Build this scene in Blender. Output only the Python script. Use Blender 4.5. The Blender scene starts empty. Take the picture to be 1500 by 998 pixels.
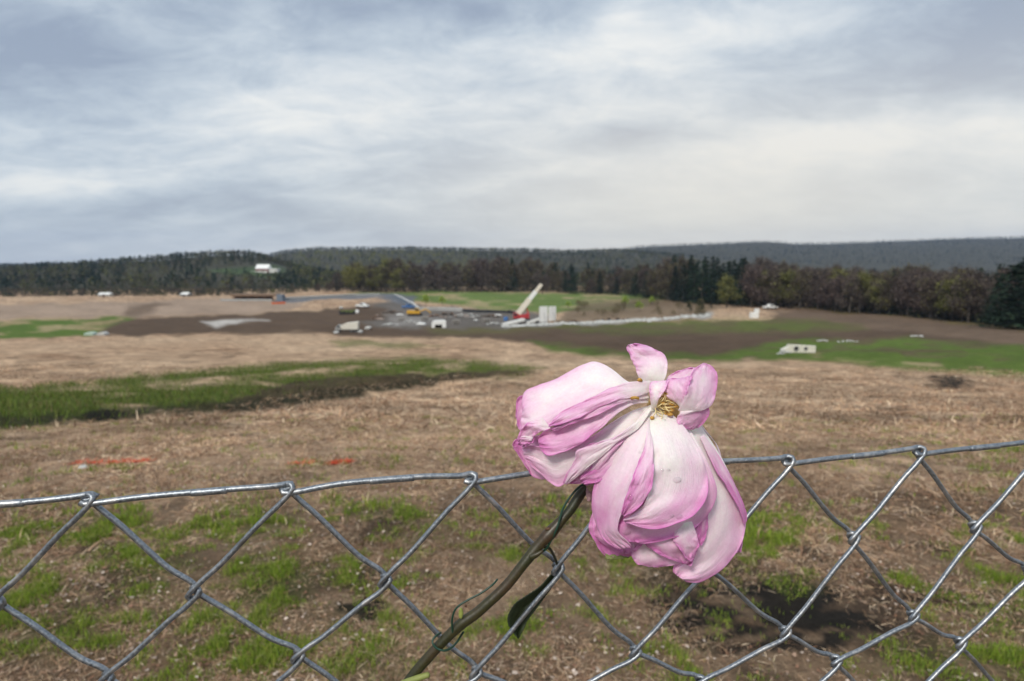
import bpy, math, random
import numpy as np
from mathutils import Vector, Matrix, Euler

random.seed(7)
RNG = np.random.default_rng(11)
scene = bpy.context.scene
col = scene.collection
R = math.radians

# ------------------------------------------------------------------ camera geometry (pixels of the 1500x998 photograph)
F, CX, CY, HZ = 850.0, 750.0, 499.0, 382.0
PITCH = math.atan((CY - HZ) / F)
EYE = 1.5
CAM = np.array([0.0, 0.0, EYE])
FWD = np.array([0.0, math.cos(PITCH), -math.sin(PITCH)])
UP = np.array([0.0, math.sin(PITCH), math.cos(PITCH)])
RT = np.array([1.0, 0.0, 0.0])

def ray(px, py):
    return FWD + RT * ((px - CX) / F) + UP * ((CY - py) / F)

def unp(px, py, d):
    return CAM + ray(px, py) * d

def proj(x, y, z):
    dx, dy, dz = x - CAM[0], y - CAM[1], z - CAM[2]
    dep = dx * FWD[0] + dy * FWD[1] + dz * FWD[2]
    dd = np.where(dep > 0.05, dep, 0.05)
    u = (dx * RT[0]) / dd
    v = (dy * UP[1] + dz * UP[2]) / dd
    return CX + u * F, CY - v * F, dep

# ------------------------------------------------------------------ noise
def _hash(ix, iy, seed):
    n = (ix.astype(np.int64) * 374761393 + iy.astype(np.int64) * 668265263 + seed * 1442695041) & 0x7FFFFFFF
    n = ((n ^ (n >> 13)) * 1274126177) & 0x7FFFFFFF
    n = (n ^ (n >> 16)) & 0xFFFFFF
    return n / float(0xFFFFFF)

def vnoise(x, y, seed=0):
    x = np.asarray(x, float); y = np.asarray(y, float)
    ix, iy = np.floor(x), np.floor(y)
    fx, fy = x - ix, y - iy
    fx = fx * fx * (3 - 2 * fx); fy = fy * fy * (3 - 2 * fy)
    a = _hash(ix, iy, seed); b = _hash(ix + 1, iy, seed)
    c = _hash(ix, iy + 1, seed); d = _hash(ix + 1, iy + 1, seed)
    return (a * (1 - fx) + b * fx) * (1 - fy) + (c * (1 - fx) + d * fx) * fy

def fbm(x, y, seed=0, octv=4):
    s, a, t = 0.0, 0.5, 0.0
    for k in range(octv):
        s = s + a * vnoise(np.asarray(x) * 2 ** k + 17.3 * k, np.asarray(y) * 2 ** k - 9.1 * k, seed + k)
        t += a; a *= 0.5
    return s / t                       # 0..1

def sstep(a, b, x):
    t = np.clip((x - a) / (b - a), 0, 1)
    return t * t * (3 - 2 * t)

def hermite(xs, ys):
    xs, ys = np.array(xs, float), np.array(ys, float)
    d = np.diff(ys) / np.diff(xs)
    m = np.concatenate([[d[0]], (d[1:] + d[:-1]) / 2, [d[-1]]])
    def f(x):
        x = np.clip(np.asarray(x, float), xs[0], xs[-1])
        i = np.clip(np.searchsorted(xs, x) - 1, 0, len(xs) - 2)
        h = xs[i + 1] - xs[i]; t = (x - xs[i]) / h
        return ((1 + 2 * t) * (1 - t) ** 2 * ys[i] + t * (1 - t) ** 2 * h * m[i]
                + t * t * (3 - 2 * t) * ys[i + 1] + t * t * (t - 1) * h * m[i + 1])
    return f

# ------------------------------------------------------------------ mesh helpers
def tag(o, label=None, cat=None, group=None, kind=None):
    if label: o['label'] = label
    if cat: o['category'] = cat
    if group: o['group'] = group
    if kind: o['kind'] = kind
    return o

def link(o, parent=None):
    col.objects.link(o)
    if parent is not None: o.parent = parent
    return o

def np_data(name, V, Fc, mat=None, smooth=False, cols=None, fattr=None):
    """mesh data from arrays; every face has the same number of corners"""
    V = np.asarray(V, np.float32); Fc = np.asarray(Fc, np.int32)
    me = bpy.data.meshes.new(name)
    n, (m, k) = len(V), Fc.shape
    me.vertices.add(n); me.vertices.foreach_set('co', V.ravel())
    me.loops.add(m * k); me.loops.foreach_set('vertex_index', Fc.ravel())
    me.polygons.add(m); me.polygons.foreach_set('loop_start', np.arange(0, m * k, k, dtype=np.int32))
    me.update(calc_edges=True)
    if smooth: me.polygons.foreach_set('use_smooth', np.ones(m, bool))
    if cols is not None:
        cols = np.asarray(cols, np.float32)
        if cols.shape[1] == 3: cols = np.concatenate([cols, np.ones((len(cols), 1), np.float32)], 1)
        a = me.color_attributes.new('tint', 'FLOAT_COLOR', 'POINT'); a.data.foreach_set('color', cols.ravel())
    for nm, arr in (fattr or {}).items():
        a = me.attributes.new(nm, 'FLOAT', 'POINT'); a.data.foreach_set('value', np.asarray(arr, np.float32))
    if mat: me.materials.append(mat)
    return me

def np_mesh(name, V, Fc, mat=None, parent=None, **kw):
    return link(bpy.data.objects.new(name, np_data(name, V, Fc, mat, **kw)), parent)

class MB:
    """collects boxes, prisms and bars into one mesh"""
    def __init__(s): s.v, s.f = [], []
    def add(s, vs, fs):
        b = len(s.v); s.v += [tuple(p) for p in vs]; s.f += [tuple(i + b for i in f) for f in fs]; return s
    def box(s, cx, cy, cz, sx, sy, sz, rz=0, ry=0, rx=0):
        m = Euler((rx, ry, rz)).to_matrix(); vs = []
        for x in (-.5, .5):
            for y in (-.5, .5):
                for z in (-.5, .5):
                    vs.append(Vector((cx, cy, cz)) + m @ Vector((x * sx, y * sy, z * sz)))
        return s.add(vs, [(0, 1, 3, 2), (4, 6, 7, 5), (0, 4, 5, 1), (2, 3, 7, 6), (0, 2, 6, 4), (1, 5, 7, 3)])
    def prism(s, prof, y0, y1):                  # profile in x,z
        n = len(prof)
        vs = [(x, y0, z) for x, z in prof] + [(x, y1, z) for x, z in prof]
        fs = [tuple(range(n)), tuple(range(2 * n - 1, n - 1, -1))]
        fs += [(i, i + n, (i + 1) % n + n, (i + 1) % n) for i in range(n)]
        return s.add(vs, fs)
    def bar(s, p0, p1, r0, r1=None, n=8):
        r1 = r0 if r1 is None else r1
        p0, p1 = Vector(p0), Vector(p1); d = (p1 - p0).normalized()
        a = d.orthogonal().normalized(); b = d.cross(a)
        vs = []
        for p, r in ((p0, r0), (p1, r1)):
            for k in range(n):
                t = 2 * math.pi * k / n; vs.append(p + a * r * math.cos(t) + b * r * math.sin(t))
        fs = [(k, (k + 1) % n, (k + 1) % n + n, k + n) for k in range(n)] + [tuple(range(n))[::-1], tuple(range(n, 2 * n))]
        return s.add(vs, fs)
    def rock(s, c, r, flat=.7, seed=0):
        rr = random.Random(seed); t = (1 + 5 ** .5) / 2
        base = [(-1, t, 0), (1, t, 0), (-1, -t, 0), (1, -t, 0), (0, -1, t), (0, 1, t), (0, -1, -t), (0, 1, -t), (t, 0, -1), (t, 0, 1), (-t, 0, -1), (-t, 0, 1)]
        fs = [(0, 11, 5), (0, 5, 1), (0, 1, 7), (0, 7, 10), (0, 10, 11), (1, 5, 9), (5, 11, 4), (11, 10, 2), (10, 7, 6), (7, 1, 8), (3, 9, 4), (3, 4, 2), (3, 2, 6), (3, 6, 8), (3, 8, 9), (4, 9, 5), (2, 4, 11), (6, 2, 10), (8, 6, 7), (9, 8, 1)]
        vs = []
        for q in base:
            k = r / 1.9 * rr.uniform(.7, 1.2)
            vs.append((c[0] + q[0] * k, c[1] + q[1] * k, c[2] + q[2] * k * flat))
        return s.add(vs, fs)
    def build(s, name, mat, parent=None, smooth=False, bevel=0):
        me = bpy.data.meshes.new(name); me.from_pydata(s.v, [], s.f); me.materials.append(mat); me.update()
        if smooth:
            me.polygons.foreach_set('use_smooth', np.ones(len(me.polygons), bool))
        o = link(bpy.data.objects.new(name, me), parent)
        if bevel:
            b = o.modifiers.new('bevel', 'BEVEL'); b.width = bevel; b.segments = 2
        return o

def empty(name, loc, rz=0.0):
    o = bpy.data.objects.new(name, None); o.location = loc; o.rotation_euler = (0, 0, rz); o.empty_display_size = .1
    return link(o)

def crom(pts, n=None, step=None):
    """Catmull-Rom through points (any dimension), sampled evenly by chord length"""
    P = np.asarray(pts, float)
    if len(P) == 2: P = np.array([P[0], (P[0] + P[1]) / 2, P[1]])
    Q = np.concatenate([[2 * P[0] - P[1]], P, [2 * P[-1] - P[-2]]])
    out = []
    K = 16
    for i in range(1, len(Q) - 2):
        p0, p1, p2, p3 = Q[i - 1:i + 3]
        for k in range(K):
            t = k / K
            out.append(0.5 * (2 * p1 + (p2 - p0) * t + (2 * p0 - 5 * p1 + 4 * p2 - p3) * t * t + (3 * p1 - p0 - 3 * p2 + p3) * t ** 3))
    out.append(P[-1]); out = np.array(out)
    d = np.concatenate([[0], np.cumsum(np.linalg.norm(np.diff(out, axis=0), axis=1))])
    if n is None: n = max(4, int(d[-1] / step))
    s = np.linspace(0, d[-1], n)
    return np.stack([np.interp(s, d, out[:, k]) for k in range(P.shape[1])], 1)

def tube(P, rad, ns=10):
    """vertices and quads of a capped tube along P (rounded ends)"""
    P = np.asarray(P, float); n = len(P)
    rad = np.broadcast_to(np.asarray(rad, float), (n,)).copy()
    T = np.gradient(P, axis=0); T /= np.linalg.norm(T, axis=1)[:, None] + 1e-12
    a = np.cross(T[0], [0.3, 0.2, 0.93]); a /= np.linalg.norm(a)
    V = []
    ang = np.linspace(0, 2 * np.pi, ns, endpoint=False)
    P2 = np.concatenate([[P[0] - T[0] * rad[0] * .5], P, [P[-1] + T[-1] * rad[-1] * .5]])
    T2 = np.concatenate([[T[0]], T, [T[-1]]]); r2 = np.concatenate([[rad[0] * .35], rad, [rad[-1] * .35]])
    for p, t, r in zip(P2, T2, r2):
        a = a - t * np.dot(a, t); a /= np.linalg.norm(a); b = np.cross(t, a)
        V.append(p + np.outer(np.cos(ang), a) * r + np.outer(np.sin(ang), b) * r)
    m = len(P2)
    V = np.concatenate(V)
    F_ = []
    for i in range(m - 1):
        for k in range(ns):
            F_.append((i * ns + k, i * ns + (k + 1) % ns, (i + 1) * ns + (k + 1) % ns, (i + 1) * ns + k))
    c0, c1 = len(V), len(V) + 1
    V = np.concatenate([V, [P2[0]], [P2[-1]]])
    for k in range(ns):
        F_.append((c0, (k + 1) % ns, k, c0)); F_.append((c1, (m - 1) * ns + k, (m - 1) * ns + (k + 1) % ns, c1))
    return V, F_

def tube_mesh(name, specs, mat, parent=None, ns=10):
    vs, fs = [], []
    for P, rad in specs:
        V, Fq = tube(P, rad, ns); b = len(vs)
        vs += [tuple(v) for v in V]
        fs += [tuple(dict.fromkeys(i + b for i in f)) for f in Fq]
    me = bpy.data.meshes.new(name); me.from_pydata(vs, [], fs); me.materials.append(mat); me.update()
    me.polygons.foreach_set('use_smooth', np.ones(len(me.polygons), bool))
    return link(bpy.data.objects.new(name, me), parent)

# ------------------------------------------------------------------ materials
class NT:
    def __init__(s, name):
        s.m = bpy.data.materials.new(name); s.m.use_nodes = True; s.t = s.m.node_tree; s.n = s.t.nodes
        s.b = s.n['Principled BSDF']; s.out = s.n['Material Output']
    def node(s, ty, **kw):
        n = s.n.new(ty)
        for k, v in kw.items():
            if k.startswith('i_'): n.inputs[k[2:].replace('_', ' ')].default_value = v
            else: setattr(n, k, v)
        return n
    def L(s, a, b): s.t.links.new(a, b)
    def noise(s, scale, detail=4, rough=.55, vec=None, lac=2.0):
        n = s.node('ShaderNodeTexNoise'); n.inputs['Scale'].default_value = scale; n.inputs['Detail'].default_value = detail
        n.inputs['Roughness'].default_value = rough
        if vec is not None: s.L(vec, n.inputs['Vector'])
        return n
    def ramp(s, fac, stops, interp='LINEAR'):
        r = s.node('ShaderNodeValToRGB'); r.color_ramp.interpolation = interp
        e = r.color_ramp.elements
        while len(e) < len(stops): e.new(.5)
        for q, (p, c) in zip(e, stops):
            q.position = p; q.color = (*c, 1) if len(c) == 3 else c
        s.L(fac, r.inputs['Fac']); return r
    def mix(s, fac, a, b, mode='MIX'):
        n = s.node('ShaderNodeMix', data_type='RGBA', blend_type=mode)
        for sock, v in ((n.inputs[0], fac), (n.inputs[6], a), (n.inputs[7], b)):
            if hasattr(v, 'is_linked'): s.L(v, sock)
            else: sock.default_value = v if not isinstance(v, tuple) else ((*v, 1) if len(v) == 3 else v)
        return n.outputs[2]
    def bump(s, h, strength=.3, dist=.01):
        n = s.node('ShaderNodeBump'); n.inputs['Strength'].default_value = strength; n.inputs['Distance'].default_value = dist
        s.L(h, n.inputs['Height']); s.L(n.outputs[0], s.b.inputs['Normal']); return n

def pmat(name, c, rough=.6, metal=0, var=.18, scale=3.0, spec=.4):
    """painted / plain material with a little weathering"""
    t = NT(name)
    tc = t.node('ShaderNodeTexCoord')
    n = t.noise(scale, 6, .65, tc.outputs['Object'])
    lo = tuple(max(0, x * (1 - var)) for x in c); hi = tuple(min(1, x * (1 + var * .5)) for x in c)
    r = t.ramp(n.outputs['Fac'], [(.3, lo), (.7, hi)])
    t.L(r.outputs[0], t.b.inputs['Base Color'])
    t.b.inputs['Roughness'].default_value = rough; t.b.inputs['Metallic'].default_value = metal
    t.b.inputs['Specular IOR Level'].default_value = spec
    return t.m

def tintmat(name, rough=.8, spec=.2, transl=0.0, var=0.0, scale=40.0):
    t = NT(name)
    a = t.node('ShaderNodeAttribute', attribute_name='tint')
    c = a.outputs['Color']
    if var:
        tc = t.node('ShaderNodeTexCoord'); n = t.noise(scale, 3, .6, tc.outputs['Object'])
        r = t.ramp(n.outputs['Fac'], [(.3, (1 - var,) * 3), (.7, (1 + var * .6,) * 3)])
        c = t.mix(1.0, c, r.outputs[0], 'MULTIPLY')
    t.L(c, t.b.inputs['Base Color'])
    t.b.inputs['Roughness'].default_value = rough; t.b.inputs['Specular IOR Level'].default_value = spec
    if transl:
        tr = t.node('ShaderNodeBsdfTranslucent'); t.L(c, tr.inputs['Color'])
        mx = t.node('ShaderNodeMixShader'); mx.inputs[0].default_value = transl
        t.L(t.b.outputs[0], mx.inputs[1]); t.L(tr.outputs[0], mx.inputs[2]); t.L(mx.outputs[0], t.out.inputs['Surface'])
    return t.m
# ------------------------------------------------------------------ settings
SUN_E, ZEN, HAZE, FSTOP, EXPO = 1.5, .5, .00008, 17.0, 0.80
CLOUDS = [(1000, 60, 190, 40, .22), (430, 185, 150, 34, .15), (1180, 225, 150, 36, .18), (1430, 210, 120, 34, .24), (420, 80, 130, 45, .06), (90, 272, 110, 14, .16), (60, 200, 200, 30, .08), (930, 170, 90, 20, .10),
          (1150, 120, 120, 18, .10), (780, 250, 120, 12, .08), (1490, 80, 60, 20, .08), (640, 110, 120, 60, .05),
          (0, 0, 200, 90, -.12), (1500, 0, 200, 110, -.14), (620, 20, 200, 40, -.15), (860, 20, 120, 22, -.06), (60, 70, 120, 90, -.10), (1350, 90, 190, 80, -.14), (860, 330, 500, 16, -.04), (600, 210, 110, 40, -.09), (960, 210, 110, 24, -.10), (800, 280, 100, 20, -.10), (530, 325, 220, 26, -.12), (180, 320, 260, 40, -.07), (1300, 290, 60, 24, -.05), (1480, 160, 90, 30, -.10)]
# ================================================================== terrain
base = hermite([-60, 0, 2, 5, 10, 15, 20, 30, 50, 80, 120, 160, 200, 250, 300, 400, 600],
               [-1.5, -1.5, -1.52, -1.86, -2.72, -3.62, -4.35, -5.35, -7.6, -11.0, -14.6, -17.2, -19.0, -20.5, -21.3, -22.0, -25.0])

def undul(x, y):
    r = np.hypot(x, y)
    a = sstep(1, 8, r)
    z = (fbm(x * 1.3, y * 1.3, 3, 3) - .5) * .07 * sstep(.5, 3, r)
    z = z + (fbm(x * .35, y * .35, 5, 3) - .5) * .22 * a
    z = z + (fbm(x * .03, y * .03, 9, 2) - .5) * 1.3 * sstep(14, 60, r)
    return z

def base_h(x, y):
    return EYE + base(y)

def cast(fn, px, py):
    """where the ray through a picture point first meets the terrain"""
    d = ray(px, py); lo, hi = .4, 700.0
    for n in (500, 40, 40):
        t = np.geomspace(lo, hi, n); p = CAM + d * t[:, None]
        k = np.nonzero(p[:, 2] < fn(p[:, 0], p[:, 1]))[0]
        k = max(1, k[0]) if len(k) else n - 1
        lo, hi = t[k - 1], t[k]
    return CAM + d * (lo + hi) / 2

# drainage ditch: the near lip runs along these picture points, projected onto the slope
LIP = np.array([cast(base_h, *p)[:2] for p in [(-1300, 760), (-260, 652), (-90, 634), (0, 629), (120, 621), (250, 611), (330, 604), (440, 592), (560, 577), (640, 563), (720, 553), (790, 545), (860, 538)]])

def ditch_q(x, y):
    """signed distance beyond the near lip of the ditch and fade towards its upper end"""
    best = np.full(np.shape(x), 1e9); sgn = np.ones(np.shape(x)); al = np.zeros(np.shape(x))
    for i in range(len(LIP) - 1):
        a, b = LIP[i], LIP[i + 1]; e = b - a; L2 = e @ e
        t = np.clip(((x - a[0]) * e[0] + (y - a[1]) * e[1]) / L2, 0, 1)
        dx, dy = x - (a[0] + t * e[0]), y - (a[1] + t * e[1])
        d = np.hypot(dx, dy); s = np.sign(e[0] * dy - e[1] * dx)
        m = d < best
        best = np.where(m, d, best); sgn = np.where(m, s, sgn); al = np.where(m, (i + t) / (len(LIP) - 1), al)
    return best * sgn, al

def ditch(x, y):
    x = np.asarray(x, float); y = np.asarray(y, float)
    q, al = ditch_q(x, y)
    q = q + (fbm(x * .9, y * .9, 21, 3) - .5) * .9
    fade = sstep(1.0, .72, al)
    prof = np.interp(q, [-.9, -.2, .25, .9, 1.7, 3.2, 5.5, 8.0], [0, -.06, -.75, -1.2, -1.25, -.72, -.25, 0])
    return prof * fade

def ground_h(x, y):
    return base_h(x, y) + undul(x, y) + ditch(x, y)

def gp(px, py):
    return cast(ground_h, px, py)

# ------------------------------------------------------------------ colours of the fields
def sdist(px, py, poly):
    """signed distance (positive inside) to a polygon, in picture pixels"""
    poly = np.asarray(poly, float); n = len(poly)
    d = np.full(px.shape, 1e9); ins = np.zeros(px.shape, bool)
    for i in range(n):
        a, b = poly[i], poly[(i + 1) % n]; e = b - a
        t = np.clip(((px - a[0]) * e[0] + (py - a[1]) * e[1]) / (e @ e + 1e-9), 0, 1)
        d = np.minimum(d, np.hypot(px - a[0] - t * e[0], py - a[1] - t * e[1]))
        c = ((a[1] > py) != (b[1] > py)) & (px < (b[0] - a[0]) * (py - a[1]) / (b[1] - a[1] + 1e-9) + a[0])
        ins ^= c
    return np.where(ins, d, -d)

SOIL = (.092, .062, .042); TAN = (.27, .215, .16); GREEN = (.075, .105, .022); GRAVEL = (.125, .112, .102)
FIELDS = [  # polygon, colour, soft px, strength
    ([(-1600, 470), (130, 444), (330, 439), (440, 439), (445, 446), (410, 458), (200, 463), (-1600, 505)], (.29, .22, .17), 3, .9),
    ([(190, 450), (230, 444), (250, 447), (215, 461), (180, 463)], SOIL, 4, .7),
    ([(130, 492), (190, 464), (400, 459), (500, 452), (560, 446), (700, 470), (900, 474), (1110, 470), (1200, 446), (3200, 520), (3200, 640), (1500, 545), (1200, 520), (1080, 527), (940, 524), (830, 514), (740, 498), (620, 493), (450, 489), (300, 490)], SOIL, 3, 1),
    ([(-1600, 505), (0, 471), (100, 467), (200, 463), (180, 474), (125, 492), (-1600, 545)], (.08, .13, .022), 3, 1),
    ([(1120, 449), (1300, 462), (1500, 484), (3000, 640), (3000, 660), (1500, 510), (1300, 484), (1140, 466)], (.15, .105, .075), 4, .8),
    ([(1120, 444), (1300, 458), (1500, 479), (3000, 625), (3000, 640), (1500, 484), (1300, 462), (1130, 449)], (.15, .12, .05), 3, .8),
    ([(810, 480), (860, 475), (950, 471), (1040, 468), (1110, 466), (1180, 470), (1270, 480), (1240, 485), (1080, 487), (950, 489), (850, 486)], (.10, .125, .03), 6, .85),
    ([(620, 480), (740, 477), (840, 480), (760, 488), (640, 490)], (.10, .10, .035), 5, .6),
    ([(1040, 524), (1120, 505), (1180, 496), (1260, 500), (1330, 497), (1420, 505), (2500, 545), (2500, 600), (1440, 550), (1330, 541), (1230, 532), (1140, 526)], (.085, .135, .022), 6, .95),
    ([(1240, 511), (1340, 512), (1420, 518), (1300, 519)], SOIL, 3, .7),
    ([(770, 500), (850, 508), (900, 517), (1000, 519), (1085, 519), (1080, 528), (960, 528), (860, 521), (800, 511)], (.075, .12, .02), 5, .9),
    ([(505, 431), (620, 426), (760, 428), (980, 428), (990, 440), (900, 455), (820, 459), (760, 455), (690, 450), (620, 440), (560, 434)], (.115, .165, .045), 3, 1),
    ([(850, 442), (1010, 436), (1060, 447), (1030, 462), (900, 470), (815, 474), (822, 462)], (.12, .09, .06), 6, .8),
    ([(530, 446), (575, 438), (612, 447), (690, 452), (770, 456), (812, 462), (800, 477), (720, 480), (640, 480), (560, 481), (525, 474), (580, 462), (560, 452)], GRAVEL, 4, 1),
    ([(560, 464), (590, 459), (650, 466), (640, 474), (575, 478)], (.27, .255, .245), 5, .6),
    ([(400, 438), (480, 434), (560, 431), (605, 432), (615, 448), (595, 446), (560, 437), (470, 440), (405, 443)], (.13, .14, .16), 2, 1),
    ([(292, 470), (320, 470.5), (350, 470), (395, 467.5), (396, 469.5), (350, 474), (335, 477), (318, 482), (306, 477)], (.46, .44, .42), 3, .9),
    ([(740, 479), (860, 472), (940, 467), (1010, 462), (1042, 458), (1046, 465), (950, 470), (860, 476), (760, 481)], (.30, .30, .29), 2, .9),
    ([(735, 486), (900, 478), (1100, 482), (1130, 486), (1000, 486), (760, 492)], SOIL, 5, .3),
    ([(480, 500), (520, 498), (600, 503), (640, 509), (580, 511), (500, 507)], (.10, .12, .035), 5, .7),
    ([(380, 570), (480, 552), (640, 548), (740, 542), (790, 545), (700, 556), (600, 568), (480, 582), (400, 596), (330, 606), (320, 596)], (.07, .048, .032), 3, .95),
]
DGREEN = [(-1300, 640), (0, 570), (120, 562), (250, 545), (390, 534), (540, 527), (610, 524), (700, 530), (800, 540), (760, 550), (650, 556), (560, 560), (440, 578), (340, 596), (120, 618), (0, 630), (-260, 652), (-1300, 760)]
LIPSHADE = [(-1300, 735), (-260, 634), (0, 609), (120, 602), (250, 594), (330, 588), (440, 575), (560, 562), (640, 553), (710, 549), (640, 563), (560, 577), (440, 592), (330, 604), (250, 611), (120, 621), (0, 629), (-260, 652), (-1300, 760)]  # shade at the bottom of the ditch, painted into the ground colour
TUFTS = [  # green growth in the straw: px, py, rx, ry, weight
    (150, 770, 60, 34, .9), (230, 825, 110, 34, .8), (365, 760, 80, 34, 1.0), (390, 850, 75, 70, 1.0), (560, 748, 80, 18, .9), (300, 905, 130, 50, .8), (30, 870, 110, 60, .8),
    (60, 790, 90, 30, .5), (470, 930, 90, 60, .6), (330, 940, 220, 70, .5), (560, 970, 90, 60, .8), (620, 880, 60, 40, .4), (700, 800, 60, 40, .4), (860, 760, 70, 34, .6), (900, 780, 60, 30, .6), (640, 770, 50, 24, .5),
    (1110, 785, 60, 34, .9), (1200, 760, 60, 30, .4), (1260, 775, 50, 20, .5), (1435, 686, 26, 9, 1), (1475, 661, 40, 8, 1), (1290, 815, 40, 20, .4), (1470, 900, 90, 60, .9), (1400, 960, 120, 50, .8),
    (1340, 860, 60, 30, .3), (880, 840, 60, 50, .5), (960, 840, 70, 40, .4), (770, 930, 70, 60, .5), (1000, 960, 110, 50, .35), (1240, 960, 60, 50, .3), (1480, 790, 60, 30, .4), (100, 700, 60, 6, .3), (130, 940, 120, 60, .5),
    (60, 940, 160, 60, .7), (210, 770, 60, 20, .6), (500, 830, 60, 50, .6), (400, 960, 120, 50, .8), (250, 860, 120, 60, .6), (640, 960, 80, 40, .5), (880, 930, 60, 40, .4), (1440, 880, 60, 40, .7), (1330, 960, 90, 40, .7), (1480, 970, 60, 40, .8), (1180, 850, 60, 24, .5), (1400, 800, 50, 20, .4), (560, 790, 70, 24, .5), (700, 760, 60, 20, .4)]
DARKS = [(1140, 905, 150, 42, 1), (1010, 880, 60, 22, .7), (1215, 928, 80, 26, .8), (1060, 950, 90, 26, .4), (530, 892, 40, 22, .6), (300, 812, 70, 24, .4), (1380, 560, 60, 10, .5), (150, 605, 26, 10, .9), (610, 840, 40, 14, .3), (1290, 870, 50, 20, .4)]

def blobs(px, py, lst):
    s = np.zeros(px.shape)
    for cx, cy, rx, ry, w in lst:
        s = np.maximum(s, w * np.exp(-(((px - cx) / rx) ** 2 + ((py - cy) / ry) ** 2) * .9))
    return s

def gcol(x, y, z):
    px, py, dep = proj(x, y, z)
    ok = dep > .4
    px = np.where(ok, px, -5000); py = np.where(ok, py, 3000)
    sc = np.clip(dep, 1, 400)
    nx = (fbm(px * .035, py * .14, 31, 4) - .5); ny = (fbm(px * .03 + 50, py * .12, 37, 4) - .5)
    qx, qy = px + nx * 26, py + ny * 11
    n1 = fbm(x * .8, y * .8, 41, 4); n2 = fbm(x * 3.1, y * 3.1, 43, 3); n3 = fbm(x * .12, y * .07, 47, 4)
    n4 = fbm(px * .012, py * .09, 51, 4)
    c = np.zeros(px.shape + (3,))
    A = np.array
    t = np.clip((n1 - .3) * 2.3, 0, 1)[..., None]; u = np.clip((n2 - .3) * 2.3, 0, 1)[..., None]
    v = np.clip((n3 * .5 + n4 * .5 - .32) * 2.8, 0, 1)[..., None]
    straw = A([.33, .228, .15]) * t + A([.165, .105, .066]) * (1 - t)
    straw = straw * (.80 + .5 * u) * A([1.15, 1.14, 1.15])
    straw = straw * (1 - v * .45) + A([.44, .335, .235]) * v * .5
    c[:] = straw
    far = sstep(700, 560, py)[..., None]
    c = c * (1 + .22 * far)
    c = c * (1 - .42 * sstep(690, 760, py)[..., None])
    e2 = np.clip((fbm(x * 2.6, y * 2.6, 65, 4) - .53) * 7, 0, 1) * .75 * sstep(680, 760, py)
    c = c * (1 - e2[..., None]) + A([.040, .028, .020]) * e2[..., None]
    # bare earth showing
    e = np.clip((fbm(x * 1.7, y * 1.7, 61, 4) - .56) * 5, 0, 1) * .6
    c = c * (1 - e[..., None]) + A([.085, .06, .042]) * e[..., None]
    for poly, pc, soft, k in FIELDS:
        m = sstep(-soft, soft, sdist(qx, qy, poly)) * k
        m = m * (1 if pc is not GREEN else 1)
        n5 = fbm(px * .03 + 9, py * .22, 57, 4); pcn = A(pc) * (.55 + .9 * (n4 * .3 + n2 * .25 + n5 * .45))[..., None]; m = m * (1 - .55 * sstep(.52, .72, n5)) if pc[1] > pc[0] * 1.2 else m
        c = c * (1 - m[..., None]) + pcn * m[..., None]
    g = sstep(-9, 9, sdist(qx, qy, DGREEN)) * np.clip(2.6 * (fbm(x * .6, y * .6, 71, 4) - .12), 0, 1)
    c = c * (1 - g[..., None]) + A([.075, .10, .022]) * (.7 + .6 * n2)[..., None] * g[..., None]
    m = sstep(-2, 3, sdist(qx, qy, FIELDS[-1][0])) * .85
    c = c * (1 - m[..., None]) + A([.06, .042, .028]) * (.6 + .8 * n2)[..., None] * m[..., None]
    m = sstep(-5, 7, sdist(qx + 8 * nx, qy + 6 * ny, LIPSHADE)) * .9
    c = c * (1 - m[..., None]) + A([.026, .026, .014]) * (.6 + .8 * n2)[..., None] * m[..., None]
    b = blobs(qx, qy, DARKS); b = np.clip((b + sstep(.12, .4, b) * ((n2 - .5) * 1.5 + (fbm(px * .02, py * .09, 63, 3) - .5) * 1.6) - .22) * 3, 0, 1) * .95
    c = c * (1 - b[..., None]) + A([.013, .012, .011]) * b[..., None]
    gt = blobs(qx, qy, TUFTS); gt = np.clip((gt + (n2 - .5) * .7 - .3) * 1.8, 0, 1) * .55
    c = c * (1 - gt[..., None]) + A([.06, .075, .02]) * gt[..., None]
    return c, g, gt

def polar_ground():
    az = np.concatenate([np.linspace(-180, -58, 60, endpoint=False), np.linspace(-58, 58, 620), np.linspace(58, 180, 60, endpoint=False)[1:]])
    az = np.radians(az)
    rr = np.concatenate([[.25], np.geomspace(.5, 560, 640)])
    A_, R_ = np.meshgrid(az, rr)
    x = np.sin(A_) * R_; y = np.cos(A_) * R_
    z = ground_h(x, y)
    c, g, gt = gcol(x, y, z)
    nr, na = x.shape
    V = np.stack([x, y, z], -1).reshape(-1, 3)
    i = np.arange(nr - 1)[:, None]; j = np.arange(na)[None, :]; j2 = (j + 1) % na
    Fq = np.stack([np.broadcast_to(q, (nr - 1, na)) for q in (i * na + j, i * na + j2, (i + 1) * na + j2, (i + 1) * na + j)], -1).reshape(-1, 4)
    return V, Fq[:, ::-1], c.reshape(-1, 3)

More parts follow.
